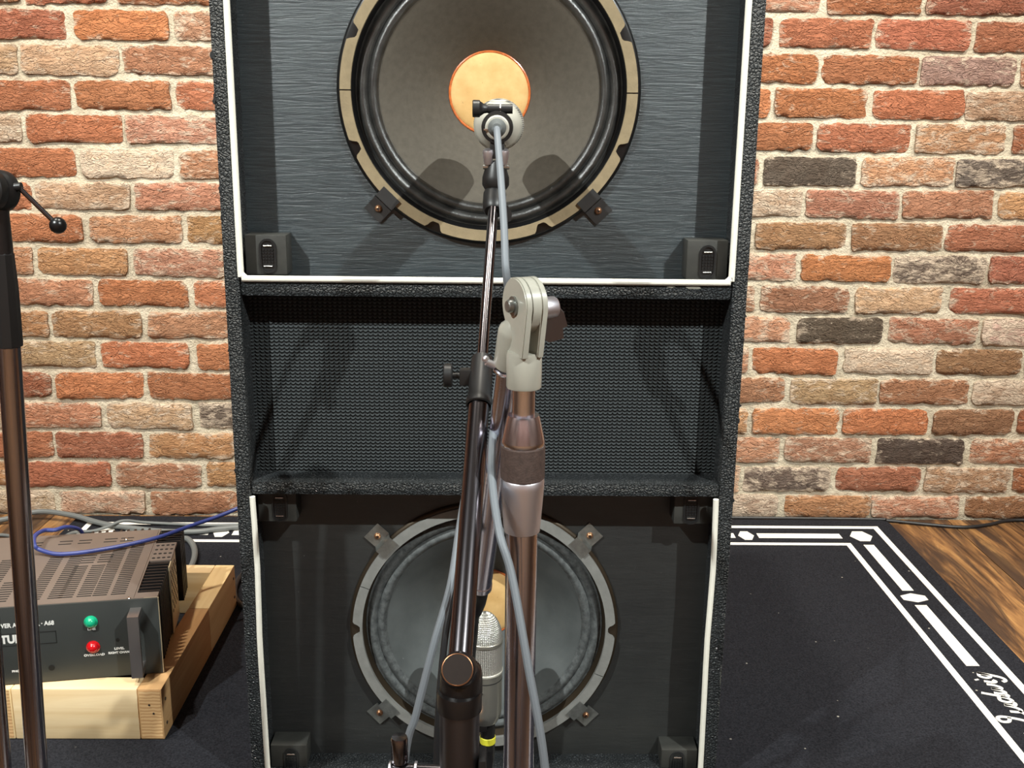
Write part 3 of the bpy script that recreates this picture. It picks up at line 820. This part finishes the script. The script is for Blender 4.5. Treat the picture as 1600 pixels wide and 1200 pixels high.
part('swivel_socket', G().lathe([(.0002,0),(.0100,0),(.0115,.006),(.0150,.018),(.0150,.026),(.0132,.029),(.0120,.031)], (-.0030, 1.198, .927), (0,-.12,-1), 28), MAT['black_satin'], bs)
part('thread_adapter', G().cyl((-.0034, 1.195, .898), (-.0038, 1.193, .890), .0112, n=24), MAT['worn_copper'], bs)
part('tip_collet', G().lathe([(.0002,0),(.0128,.001),(.0128,.014),(.0120,.024),(.0098,.027),(.0002,.027)], (-.0038, 1.193, .8915), -bd, 24), MAT['black_satin'], bs)
q = P0 - bd*.024
g = G().prism([(-.001,-.008),(.010,-.004),(.0165,-.016),(.0150,-.026),(.010,-.028),(.004,-.018)], lambda u, v, d: (q.x+.008+u*.75, q.y-.006+d, q.z+.004+v*.75), -.003, .003)
part('wing_screw', g, MAT['black_satin'], bs)
def on_boom(t): return PV + (P0-PV)*t
c0 = on_boom(.53)
part('inner_rod', G().cyl(on_boom(.50), on_boom(.985), .0056, n=24), MAT['black_chrome'], bs)
part('outer_tube', G().cyl(PV+bd*.004, on_boom(.50), .0102, n=36), MAT['black_chrome'], bs)
part('clutch', G().lathe([(.0112,0),(.0128,.001),(.0128,.006),(.0116,.008),(.0110,.050),(.0104,.056),(.0062,.057)], on_boom(.475), bd, 32), MAT['black_satin'], bs)
ck = on_boom(.475)+bd*.040
g = G().box(ck.x-.0215, ck.x-.0095, ck.y-.006, ck.y+.006, ck.z-.013, ck.z+.003, .0015)
part('clutch_lug', g, MAT['black_satin'], bs)
part('clutch_knob', G().lathe([(.0028,0),(.0028,.007),(.0110,.0075),(.0118,.0085),(.0118,.0150),(.0110,.0160),(.0002,.0160)], (ck.x-.0210, ck.y, ck.z-.004), (-1,0,0), 28), MAT['black_satin'], bs)
# pivot head, knob facing the front, upright sleeve
va = Vector((-.04, -.86, .50)).normalized()
part('pivot_head', G().lathe([(.0175,-.024),(.0178,-.020),(.0176,-.004),(.0166,.002),(.0130,.006),(.0002,.0075)], (PV.x+.0012, PV.y+.004, PV.z-.002), (0,0,1), 36), MAT['black_paint'], bs)
part('pivot_block', G().lathe([(.0002,-.022),(.0140,-.022),(.0150,-.018),(.0150,.010),(.0135,.013),(.0002,.013)], (PV.x, PV.y, PV.z), va, 32), MAT['black_paint'], bs)
kb = part('pivot_knob', G().lathe([(.0122,.012),(.0124,.016),(.0128,.0225),(.0118,.0240),(.0002,.0240)], PV, va, 40), MAT['knob_face'], bs)
ring = []
h_ = va.cross(Vector((1,0,0))).normalized(); u_ = va.cross(h_)
for k in range(40):
    a = 2*pi*k/40; ring.append(PV+va*.0236+(h_*cos(a)+u_*sin(a))*.0123)
part('worn_edge', G().tube(ring, .0006, 6, 1, closed=True), MAT['worn_copper'], kb)
part('upright_sleeve', G().cyl((PV.x-.0005, PV.y, .16), (PV.x, PV.y, .5055), .0166, n=40), MAT['black_satin_metal'], bs)
part('sleeve_collar', G().lathe([(.0166,0),(.0186,.001),(.0186,.014),(.0178,.017),(.0120,.018)], (PV.x, PV.y, .497), (0,0,1), 40), MAT['black_paint'], bs)
# side clamp with crank handle
part('clamp_collar', G().lathe([(.0166,0),(.0195,.001),(.0195,.028),(.0166,.029)], (PV.x, PV.y, .408), (0,0,1), 32), MAT['black_satin'], bs)
g = G().box(PV.x+.0160, PV.x+.0225, PV.y-.012, PV.y+.012, .405, .4560, .002)
part('clamp_bracket', g, MAT['black_satin'], bs)
part('crank_arm', G().cyl((PV.x-.016, PV.y+.012, .4300), (-.0895, PV.y+.015, .4300), .0062, n=20), MAT['black_chrome'], bs)
g = G()
for x in (-.088, -.066): g.cyl((x, PV.y+.0146, .4300), (x-.002, PV.y+.0147, .4300), .0072, n=20)
part('crank_ring', g, MAT['satin_chrome'], bs)
part('crank_grip', G().lathe([(.0002,0),(.0060,0),(.0074,.002),(.0074,.022),(.0066,.0245),(.0002,.025)], (-.0808, PV.y+.015, .4370), (0,0,1), 24), MAT['black_chrome'], bs)
def tripod(root, x, y, hub, rad, angs, mat, r=.008):
    for a in angs:
        a = radians(a); fx, fy = x+rad*cos(a), y+rad*sin(a); gz = ground(fy)
        lg = part('leg', G().cyl((x+.016*cos(a), y+.016*sin(a), hub), (fx, fy, gz+r+.004), r, n=14), MAT[mat], root)
        part('rubber_foot', G().ball((fx, fy, gz+.0124), .0112, 14, 8), MAT['black_satin'], lg)
part('leg_hub', G().cyl((PV.x-.0005, PV.y, .15), (PV.x-.0005, PV.y, .205), .024, n=28), MAT['black_satin'], bs)
tripod(bs, PV.x, PV.y, .175, .30, (200, 330, 90+172), 'black_chrome')

# ------------------------------------------------------------------ chrome stand with grey enamel joint
px_, py_ = .0238, .900
cs_ = thing('boom_stand', 'thick chrome microphone stand with grey enamel hinge joint beside the black boom stand', 'microphone stand', (px_, py_, 0))
part('pole', G().cyl((px_, py_, .12), (px_, py_, .616), .0146, n=48), MAT['chrome_pole'], cs_)
part('lower_sleeve', G().lathe([(.0147,0),(.0164,.001),(.0172,.010),(.0196,.044),(.0196,.050),(.0186,.0515)], (px_, py_, .609), (0,0,1), 48), MAT['satin_chrome'], cs_)
part('rubber_grip', G().lathe([(.0186,0),(.0199,.001),(.0201,.0155),(.0199,.0300),(.0190,.031)], (px_, py_, .6605), (0,0,1), 48), MAT['rubber_brown'], cs_)
part('clutch_cone', G().lathe([(.0190,0),(.0196,.001),(.0196,.005),(.0149,.0260),(.0140,.0282),(.0102,.0284)], (px_, py_, .6912), (0,0,1), 48), MAT['chrome'], cs_)
part('inner_rod', G().cyl((px_, py_, .70), (px_, py_, .750), .0102, n=36), MAT['chrome'], cs_)
psi = radians(25); bolt = Vector((cos(psi), sin(psi), 0)); hz = Vector((-sin(psi), cos(psi), 0)); zz_ = Vector((0,0,1))
pvc = Vector((px_, py_, .8175))
part('socket', G().lathe([(.0103,0),(.0150,.0002),(.0156,.0015),(.0156,.030),(.0148,.0325),(.0002,.0335)], (px_, py_, .7440), (0,0,1), 48), MAT['grey_enamel'], cs_)
def fork_poly(R_, zc, wb, z0):
    pts = [(R_*cos(radians(a)), zc+R_*sin(radians(a))) for a in range(-25, 206, 7)]
    return pts[:-4]+[(-R_, zc), (-.0165, z0), (wb+.004, z0), (wb, zc-R_*1.25), (wb, zc-R_*1.0)]
fp = fork_poly(.0245, 0, .0135, -.0445)
def enamel_plate(d0, d1, poly, name, bev=.0012):
    g = G().prism(poly, lambda u, v, d: pvc+hz*u+zz_*v+bolt*d, d0, d1)
    bm = bmesh.new()
    vs = [bm.verts.new(v) for v in g.v]
    for f in g.f: bm.faces.new([vs[i] for i in f])
    bm.normal_update()
    bmesh.ops.bevel(bm, geom=[e for e in bm.edges if len(e.link_faces) == 2 and e.calc_face_angle(0) > 1.0], offset=bev, segments=2, affect='EDGES')
    bm.verts.index_update()
    g2 = G().add([v.co[:] for v in bm.verts], [[v.index for v in f.verts] for f in bm.faces]); bm.free()
    return part(name, g2, MAT['grey_enamel'], cs_)
enamel_plate(-.0105, -.0042, fp, 'fork_cheek')
enamel_plate(.0042, .0105, fp, 'fork_cheek')
bB = Vector((-.0150, 1.030, .496)); cdir = (bB-pvc).normalized()
g = G().prism([(.0243*cos(2*pi*k/40), .0243*sin(2*pi*k/40)) for k in range(40)], lambda u, v, d: pvc+hz*u+zz_*v+bolt*d, -.0038, .0038)
part('tongue_disc', g, MAT['grey_enamel'], cs_)
nk = pvc+cdir*.016-bolt*.004
part('boom_socket', G().lathe([(.0002,0),(.0080,.001),(.0138,.008),(.0148,.012),(.0148,.046),(.0140,.048),(.0116,.0482)], nk+hz*.004, cdir, 36), MAT['grey_enamel'], cs_)
for s, r in ((-1, .0085), (1, .0075)):
    part('bolt_washer', G().cyl(pvc+bolt*(s*.0105), pvc+bolt*(s*.0122), r, n=28), MAT['clamp_steel'], cs_)
part('bolt_head', G().lathe([(.0058,0),(.0058,.0035),(.0048,.0050),(.0002,.0052)], pvc-bolt*.0122, -bolt, 24), MAT['clamp_steel'], cs_)
part('lever_hub', G().lathe([(.0002,0),(.0098,0),(.0100,.002),(.0100,.0165),(.0090,.018),(.0002,.0185)], pvc+bolt*.0118+Vector((0,0,-.004)), bolt, 32), MAT['satin_chrome'], cs_)
part('hub_hole', G().cyl(pvc+bolt*.0195+Vector((-.002,-.0085,-.003)), pvc+bolt*.0195+Vector((-.002,-.0104,-.003)), .0014, n=12), MAT['ink_black'], cs_)
lv = pvc+bolt*.026+Vector((0,-.002,-.006))
g = G().prism([(-.006,.006),(.005,.005),(.011,-.002),(.014,-.013),(.010,-.015),(.011,-.024),(-.002,-.028),(-.012,-.020),(-.004,-.008)], lambda u, v, d: (lv.x+u, lv.y+d, lv.z+v), -.004, .004)
part('clamp_lever', g, MAT['black_satin_metal'], cs_)  # chrome lever; dark metal colour stands in for its dark reflection
t0 = nk+hz*.004+cdir*.048
part('boom_tube', G().cyl(t0, bB, .0112, n=40), MAT['chrome_pole'], cs_)
ring = []
h_ = cdir.orthogonal().normalized(); u_ = cdir.cross(h_)
for k in range(32):
    a = 2*pi*k/32; ring.append(t0+cdir*.004+(h_*cos(a)+u_*sin(a))*.0128)
part('boom_ring', G().tube(ring, .0022, 8, 1, closed=True), MAT['chrome'], cs_)
part('thumb_screw', G().cyl(t0+Vector((-.013,-.004,0)), t0+Vector((-.021,-.006,.004)), .0034, n=14).ball(t0+Vector((-.0215,-.006,.0065)), .0034, 12, 8), MAT['satin_chrome'], cs_)
part('boom_end_cap', G().lathe([(.0112,0),(.0120,.001),(.0120,.007),(.0095,.010),(.0070,.011)], bB-cdir*.002, cdir, 36), MAT['chrome'], cs_)
mid = Vector((-.0215, 1.062, .448)); low_end = Vector((-.0385, 1.302, .172))
part('swivel_joint', G().lathe([(.0080,0),(.0095,.003),(.0090,.030),(.0070,.050),(.0055,.056)], bB+cdir*.006, (mid-bB), 28), MAT['black_satin'], cs_)
part('extension_rod', G().cyl(mid, low_end, .0048, n=18), MAT['black_paint'], cs_)
g = G().cyl(low_end, (-.020, 1.326, .150), .0052, n=16).box(-.030, -.010, 1.318, 1.336, .136, .147, .002)
part('swivel_mount', g, MAT['black_satin'], cs_)
g = G()
for z in (.1555, .1315): g.lathe([(.0002,0),(.0058,0),(.0064,.0015),(.0064,.006),(.0058,.0075),(.0002,.0075)], (-.0265, 1.2940, z), (-.1,.2,1), 20)
part('thumb_nut', g, MAT['worn_copper'], cs_)
part('mount_screw', G().cyl((-.026, 1.296, .130), (-.026, 1.296, .160), .0030, n=14), MAT['bright_pin'], cs_)
part('leg_hub', G().cyl((px_, py_, .10), (px_, py_, .15), .022, n=28), MAT['black_satin'], cs_)
tripod(cs_, px_, py_, .125, .30, (20, 145, 250), 'chrome_pole')

# ------------------------------------------------------------------ lower microphone
mb = Vector((-.0140, 1.336, .143))
m2 = thing('microphone', 'nickel side-address microphone with wire mesh head standing upright in front of the lower speaker', 'microphone', mb)
part('body', G().lathe([(.0002,0),(.0120,0),(.0190,.003),(.0238,.014),(.0243,.022),(.0246,.080)], mb, (0,0,1), 48), MAT['mic_nickel'], m2)
part('body_seam', G().lathe([(.0247,0),(.0249,.0005),(.0249,.0012),(.0247,.0017)], mb+Vector((0,0,.0695)), (0,0,1), 48), MAT['clamp_dark'], m2)
part('head_ring', G().lathe([(.0246,0),(.0256,.0006),(.0256,.003),(.0246,.0038)], mb+Vector((0,0,.080)), (0,0,1), 48), MAT['mic_pale'], m2)
part('head_mesh', G().lathe([(.0243,.083),(.0246,.124)], mb, (0,0,1), 64), MAT['mic_mesh'], m2)
part('head_band', G().lathe([(.0246,0),(.0256,.0008),(.0256,.0052),(.0246,.006)], mb+Vector((0,0,.1235)), (0,0,1), 48), MAT['mic_nickel'], m2)
part('head_dome', G().lathe([(.0246*cos(radians(a)), .129+.0400*sin(radians(a))) for a in range(0, 90, 7)]+[(.0002,.169)], mb, (0,0,1), 64), MAT['mic_mesh'], m2, sharp=80)
part('pattern_switch', G().cyl((mb.x-.0035, mb.y-.0243, mb.z+.058), (mb.x-.0035, mb.y-.0262, mb.z+.058), .0016, n=12), MAT['bright_pin'], m2)
part('cable_plug', G().lathe([(.0002,.0),(.0102,0),(.0104,-.018),(.0098,-.024),(.0002,-.0245)], (mb.x+.005, mb.y, mb.z+.001), (0,0,1), 28), MAT['black_satin'], m2)
part('plug_ring', G().lathe([(.0104,0),(.0112,-.001),(.0112,-.010),(.0104,-.011)], (mb.x+.005, mb.y, mb.z-.0230), (0,0,1), 28), MAT['yellow_ring'], m2)
part('plug_boot', G().lathe([(.0104,-.034),(.0098,-.060),(.0062,-.082),(.0002,-.082)], (mb.x+.005, mb.y, mb.z+.001), (0,0,1), 28), MAT['black_satin'], m2)

# ------------------------------------------------------------------ stand at the left edge
ls = thing('boom_stand', 'dark chrome microphone stand with ball-ended lever in front of the amplifier', 'microphone stand', (-.5235, 1.05, RUG_T))
def lp(z): return Vector((-.5232+(z-.008)*.0402, 1.05, z))
ld = (lp(1)-lp(0)).normalized()
part('pole', G().cyl(lp(.02), lp(.80), .0114, n=40), MAT['dark_chrome'], ls)
part('base', G().lathe([(.0002,0),(.120,0),(.122,.004),(.118,.014),(.05,.024),(.018,.032),(.0115,.045)], lp(RUG_T), (0,0,1), 56), MAT['black_satin'], ls)
part('clutch_sleeve', G().lathe([(.0116,0),(.0135,.001),(.0137,.006),(.0128,.060),(.0108,.094),(.0100,.096)], lp(.744), ld, 10), MAT['black_satin'], ls, sharp=15)
part('neck', G().lathe([(.0102,0),(.0100,.012),(.0088,.040),(.0092,.060)], lp(.836), ld, 28), MAT['black_paint'], ls)
hc = Vector((-.4900, 1.045, .9000)); hax = Vector((-.30, -.95, .10)).normalized()
part('pivot_disc', G().lathe([(.0002,-.014),(.0200,-.014),(.0205,-.011),(.0205,-.003),(.0194,-.001),(.0194,.001),(.0205,.003),(.0205,.011),(.0185,.013)], hc, hax, 40), MAT['black_satin'], ls)
part('disc_face', G().lathe([(.0185,.0125),(.0170,.0150),(.0130,.0155),(.0125,.0140),(.0060,.0140),(.0002,.0160)], hc, hax, 40), MAT['worn_copper'], ls)
part('lever', G().cyl((-.4665, 1.048, .9035), (-.4345, 1.048, .8695), .0024, n=14), MAT['black_chrome'], ls)
part('lever_root', G().cyl((-.4740, 1.048, .9030), (-.4635, 1.048, .9040), .0042, n=14), MAT['black_satin'], ls)
part('ball_knob', G().ball((-.4318, 1.048, .8668), .0082, 24, 16), MAT['frame_black'], ls)
part('folded_boom', G().cyl((-.5230, 1.04, .905), (-.5570, 1.05, .10), .0092, n=32), MAT['dark_chrome'], ls)
part('boom_grip', G().cyl((-.5010, 1.043, .9020), (-.5300, 1.040, .905), .0125, n=24), MAT['black_satin'], ls)

# ------------------------------------------------------------------ timber frame under the amplifier
FZ0, FZ1 = RUG_T+.0008, .097
FY0, FY1 = 1.4965, 1.972
SX0, SX1 = -.5615, -.5235
fr = thing('timber_frame', 'low frame of pale pine timbers on the rug carrying the amplifier', 'frame', (-.78, 1.73, RUG_T))
def timber(x0, x1, y0, y1, mat, z1=FZ1):
    return part('timber', G().box(x0, x1, y0, y1, FZ0, z1, .0022), MAT[mat], fr)
def end_face(tb, x0, x1, y):
    part('end_grain', G().box(x0+.0025, x1-.0025, y-.0004, y+.002, FZ0+.0025, FZ1-.0025), MAT['pine_end'], tb)
t1 = timber(SX0, SX1, FY0, 1.7795, 'pine_tan'); end_face(t1, SX0, SX1, FY0)
timber(SX0, SX1, 1.7800, FY1, 'pine_long')
timber(-.7585, SX0-.0004, FY0, FY0+.038, 'pine_cross')
t2 = timber(-.7970, -.7590, FY0, 1.934, 'pine_long'); end_face(t2, -.7970, -.7590, FY0)
timber(-1.0120, -.7975, FY0, FY0+.038, 'pine_cross')
t3 = timber(-1.0505, -1.0125, FY0, FY1, 'pine_long'); end_face(t3, -1.0505, -1.0125, FY0)
timber(-1.0120, SX0-.0004, 1.9345, FY1, 'pine_cross')
for y, z in ((1.512, .072), (1.512, .030), (1.957, .074), (1.957, .034)):
    part('nail_head', G().cyl((SX1-.001, y, z), (SX1+.0008, y, z), .0028, n=12), MAT['nail'], t1)
for x, z in ((-.538, .055), (-.544, .07)):
    part('nail_head', G().cyl((x, FY0-.0012, z), (x, FY0+.001, z), .0016, n=10), MAT['nail'], t1)

# ------------------------------------------------------------------ power amplifier (local: x right, y back, origin at the panel's lower right front corner)
AR = radians(9.5)
amp = thing('power_amplifier', 'brown and black rack power amplifier with slotted top, resting on the pine frame', 'amplifier', (-.535, 1.546, .0985), AR)
def ap(name, g, mat, parent=None, **k): return part(name, g, MAT[mat], parent or amp, world=False, **k)
AW, AH = .483, .1310
pn = ap('front_panel', G().box(-AW, 0, 0, .004, 0, AH, .0006), 'amp_panel', label='dark grey front panel with white lettering')
ap('panel_edge', G().box(-.0002, .0010, .0003, .0042, .0005, AH-.0005).box(-.022, 0, .0042, .0058, AH-.0035, AH-.0005), 'amp_alu', pn)
ap('chassis', G().box(-.445, -.0385, .006, .300, .002, .1215), 'amp_fin')
# top cover: unbroken sheet; dark strips put the slots' shade in as colour
def slot_block(x0, x1, y0, y1, nslots, margin_y=.0):
    return x0, x1, y0, y1, nslots
CXL, CXR, CY0, CY1, CZ = -.447, -.0385, .010, .303, .1285
blocks = []
for x0, ya, yb, n in ((-.205, .030, .195, 22), (-.172, .030, .195, 22), (-.156, .030, .150, 16), (-.128, .030, .150, 16),
                     (-.150, .165, .195, 4), (-.122, .165, .195, 4), (-.104, .030, .235, 28), (-.076, .030, .235, 28),
                     (-.255, .030, .100, 9), (-.283, .030, .195, 22), (-.311, .030, .195, 22), (-.345, .030, .150, 16), (-.373, .030, .150, 16), (-.405, .030, .195, 22),
                     (-.205, .255, .268, 2), (-.172, .255, .268, 2), (-.128, .255, .268, 2), (-.100, .255, .268, 2), (-.255, .255, .268, 2), (-.283, .255, .268, 2)):
    blocks.append((x0, x0+.022, ya, yb, n))
cover = ap('top_cover', G().box(CXL, CXR, CY0, CY1, CZ-.004, CZ, .0012), 'amp_cover', label='brown grey top cover with rows of vent slots')
for x0, x1, ya, yb, n in blocks:
    g = G()
    p_ = (yb-ya)/max(1, n-1)
    for i in range(n):
        y = ya+p_*i
        g.box(x0, x1, y-.0016, y+.0016, CZ-.003, CZ+.00025)
    ap('vent_slots', g, 'amp_recess', cover)
ap('cover_lip', G().box(-AW+.03, -.022, .004, .0105, AH-.0035, AH-.0015, .0005), 'amp_cover', cover)
for x, y in ((-.190, .215), (-.090, .262), (-.190, .010), (-.045, .009), (-.30, .215)):
    ap('cover_screw', G().lathe([(.0002,.0022),(.0022,.0018),(.0034,.0)], (x, y, CZ if y > .02 else AH-.0015), (0,0,1), 14), 'bright_pin', cover)
# right-hand heat sink: fins, perforated cover, side bracket
hs = ap('heat_sink', G().box(-.0380, -.010, .022, .310, .004, .1000), 'amp_fin')
ap('sink_rail', G().box(-.0380, -.0355, .008, .305, .10, .1285), 'amp_cover', hs)
ap('sink_plate', G().box(-.0355, -.002, .008, .030, .1235, .1285).box(-.0355, -.020, .030, .152, .118, .1190), 'amp_cover', hs)
for i in range(10):
    y = .035+i*.0120
    ap('fin', G().box(-.0350, -.0015, y, y+.0042, .006, .1280, .0008), 'amp_fin', hs)
pc = ap('perforated_cover', G().box(-.0355, .0008, .157, .236, .1240, .1285, .0008), 'amp_cover', hs)
for i in range(4):
    for j in range(4):
        c_ = (-.0300+j*.0085, .168+i*.0185, .1262)
        ap('round_hole', G().cyl(c_, (c_[0], c_[1], .12872), .0030, n=14), 'amp_recess', hs)
sb = ap('side_bracket', G().box(-.0010, .0010, .130, .206, .002, .126, .0004), 'amp_alu', label='light perforated metal side bracket')
for i in range(9):
    for j in range(4):
        y = .142+j*.016+(.008 if i % 2 else 0); z = .040+i*.009
        if y > .200: continue
        ap('bracket_hole', G().cyl((.0006, y, z), (.0013, y, z), .0034, n=8), 'amp_recess', sb)
g = G()
for i in range(6):
    y = .243+i*.0105; g.box(-.034, .0055, y, y+.0036, .010, .1275, .0008)
ap('rear_fins', g, 'amp_fin', hs)
g = G()
for i in range(9):
    x = -.16+i*.0125; g.box(x, x+.004, .303, .318, .08, .126, .0006)
ap('rear_fin_row', g, 'amp_fin')
# handles
for hx in (-.034, -.449):
    g = G().prism([(0,.012),(-.034,.012),(-.034,.117),(0,.117),(0,.106),(-.026,.106),(-.026,.023),(0,.023)], lambda u, v, d: (hx+d, u, v), -.0085, .0085)
    ap('handle', g, 'amp_handle', label='brushed metal rack handle')
# lamps and sockets
for z, mt_ in ((.0978, 'lens_green'), (.0545, 'lens_red')):
    ap('indicator_lamp', G().lathe([(.0105,0),(.0105,.002),(.0088,.003),(.0086,.005),(.0070,.0085),(.0040,.0105),(.0002,.0112)], (-.103, .0005, z), (0,-1,0), 28), mt_, pn)
for x, z, r in ((-.0655, .0636, .0030), (-.1680, .0235, .0048)):
    ap('socket_hole', G().cyl((x, .001, z), (x, -.0006, z), r, n=18), 'ink_black', pn)
# writing
def text(s, x, z, size, align='LEFT', bold=0., sx=1., name='lettering', mat='ink_white', track=1.):
    cu = bpy.data.curves.new(name, 'FONT'); cu.body = s; cu.size = size; cu.align_x = align
    cu.offset = bold; cu.space_character = track; cu.extrude = .00015; cu.resolution_u = 3
    tmp = bpy.data.objects.new('tmp', cu); COL.objects.link(tmp)
    dg = bpy.context.evaluated_depsgraph_get()
    me = bpy.data.meshes.new_from_object(tmp.evaluated_get(dg))
    bpy.data.objects.remove(tmp, do_unlink=True)
    for v in me.vertices: v.co = (x+v.co.x*sx, -.0004-v.co.z, z+v.co.y)
    me.materials.clear(); me.materials.append(MAT[mat])
    o = bpy.data.objects.new(name, me); COL.objects.link(o); o.parent = pn
    return o
text('POWER AMPLIFIER · A68', -.1575, .0975, .0098, 'RIGHT', .00035, .89)
text('LINE', -.1030, .0838, .0052, 'CENTER', .00022, 1.15)
text('OVERLOAD', -.1025, .0388, .0052, 'CENTER', .00022, 1.15)
text('LEVEL', -.0640, .0468, .0052, 'CENTER', .00022, 1.15)
text('RIGHT CHANNEL', -.0606, .0400, .0050, 'CENTER', .00022, 1.05)
text('PHONES', -.2270, .0205, .0050, 'LEFT', .00022, 1.15)
text('STUDER', -.2455, .0712, .0185, 'LEFT', .0009, .86)
g = G()
for x0, x1, z0, z1 in ((-.2660, -.1560, .0858, .0868), (-.2660, -.1560, .0658, .0668), (-.1570, -.1560, .0658, .0868), (-.2660, -.2650, .0658, .0868)):
    g.box(x0, x1, -.0005, .001, z0, z1)
ap('logo_frame', g, 'ink_black', pn)

# ------------------------------------------------------------------ cables
GRP = None
def cable(name, pts, r, mat, label, base=None, n=10, sm=8, group=None):
    return top(name, G().tube(pts, r, n, sm), MAT[mat], label, 'cable', base or pts[-1], group)
cable('microphone_cable', [(-.002,1.148,.9625), (-.001,1.128,.952), (.003,1.085,.908), (.006,1.030,.868), (.0075,.992,.837), (.0115,1.005,.797), (.0085,1.010,.758), (.0015,.994,.726), (-.0018,.968,.700), (-.0040,.905,.664), (.003,.850,.629), (.014,.830,.597), (.028,.800,.529), (.043,.780,.445), (.055,.765,.30), (.075,.74,.10), (.10,.70,.010), (.18,.60,.006)],
      .0037, 'cable_grey', 'light grey cable running from the upper microphone down across the chrome pole')
cable('microphone_cable', [(-.016,1.018,.716), (-.0195,1.000,.664), (-.028,.962,.630), (-.034,.925,.600), (-.041,.890,.559), (-.055,.870,.512), (-.071,.860,.447), (-.082,.860,.40), (-.10,.86,.22), (-.13,.88,.05), (-.17,.93,.0125), (-.24,1.02,.0125)],
      .0036, 'cable_grey', 'light grey cable looped behind the black boom tube, hanging left of it')
cable('microphone_cable', [(-.0270,.992,.684), (-.0290,1.004,.612), (-.036,.985,.556), (-.043,.960,.513), (-.050,.940,.468), (-.056,.920,.38), (-.060,.905,.20), (-.08,.90,.03), (-.10,.99,.0120), (-.10,1.16,.0120)],
      .0034, 'cable_black', 'thin black cable hanging just behind the black boom tube')
cable('microphone_cable', [(-.009,1.336,.062), (-.008,1.335,.045), (-.004,1.32,.022), (.01,1.27,.0115), (.06,1.15,.0115), (.16,1.05,.0115)],
      .0034, 'cable_black', 'black cable leaving the yellow-ringed plug of the lower microphone')
cable('speaker_cable', [(-.776,1.815,.165), (-.768,1.835,.185), (-.766,1.836,.222), (-.780,1.812,.2410), (-.797,1.795,.2420), (-.812,1.785,.245), (-.811,1.746,.250), (-.800,1.718,.245), (-.792,1.717,.2375), (-.763,1.708,.2335), (-.735,1.709,.2335), (-.697,1.723,.2335), (-.650,1.750,.2335), (-.605,1.785,.2340), (-.566,1.830,.236), (-.517,1.865,.244), (-.470,1.880,.261), (-.40,1.86,.30), (-.34,1.82,.33), (-.32,1.797,.33)],
      .0038, 'cable_blue', 'dark blue cable lying over the amplifier and running behind the cabinet', base=(-.32,1.797,.33))
cable('power_cable', [(-1.50,2.36,.008), (-1.286,2.400,.010), (-1.202,2.419,.012), (-1.125,2.450,.022), (-1.037,2.430,.022), (-.945,2.389,.0165), (-.859,2.362,.0155), (-.778,2.344,.0155), (-.703,2.345,.0155), (-.655,2.363,.0155), (-.573,2.372,.0155), (-.45,2.30,.0155), (-.30,2.18,.0155)],
      .0068, 'cable_dark_grey', 'thick dark grey cable lying along the wall behind the amplifier')
cable('power_cable', [(-.99,2.0,.0128), (-1.005,2.16,.0128), (-1.010,2.273,.0128), (-.998,2.339,.0128), (-.955,2.352,.0125), (-.922,2.362,.0200), (-.890,2.378,.0285), (-.850,2.395,.0180), (-.80,2.402,.0125), (-.74,2.395,.0128), (-.68,2.392,.0128), (-.61,2.395,.0128), (-.52,2.385,.0128)],
      .0038, 'cable_dark_grey', 'thin grey cable curving over the rug border behind the amplifier')
cable('power_cable', [(-1.5,2.33,.0045), (-1.229,2.343,.0045), (-1.169,2.344,.0045), (-1.134,2.333,.0045), (-1.085,2.300,.0045), (-1.06,2.22,.0045), (-1.06,2.05,.0045), (-1.09,1.85,.0045)],
      .0042, 'cable_dark_grey', 'grey cable on the bare wood floor at the rug corner')
cable('power_cable', [(-.83,2.02,.0165), (-.77,2.05,.0165), (-.745,2.20,.0165), (-.727,2.297,.0165), (-.698,2.272,.0165), (-.672,2.202,.0165), (-.664,2.120,.0165), (-.69,2.05,.0165), (-.74,2.02,.0165)],
      .0068, 'cable_dark_grey', 'thick dark grey cable looping out from behind the timber frame')
cable('power_cable', [(-.42,2.22,.0145), (-.49,2.175,.0145), (-.528,2.138,.0145), (-.545,2.098,.0145), (-.544,2.043,.0145), (-.526,1.983,.0145), (-.490,1.945,.0145), (-.43,1.93,.0145)],
      .0055, 'cable_black', 'black cable bending out beside the cabinet near the timber frame')
cable('power_cable', [(.30,2.484,.0048), (.910,2.4775,.0048), (.986,2.468,.0048), (1.073,2.444,.0048), (1.155,2.428,.0048), (1.227,2.446,.0048), (1.289,2.474,.0048), (1.398,2.478,.0048), (1.9,2.478,.0048)],
      .0042, 'cable_black', 'black cable running along the foot of the brick wall beside the rug')
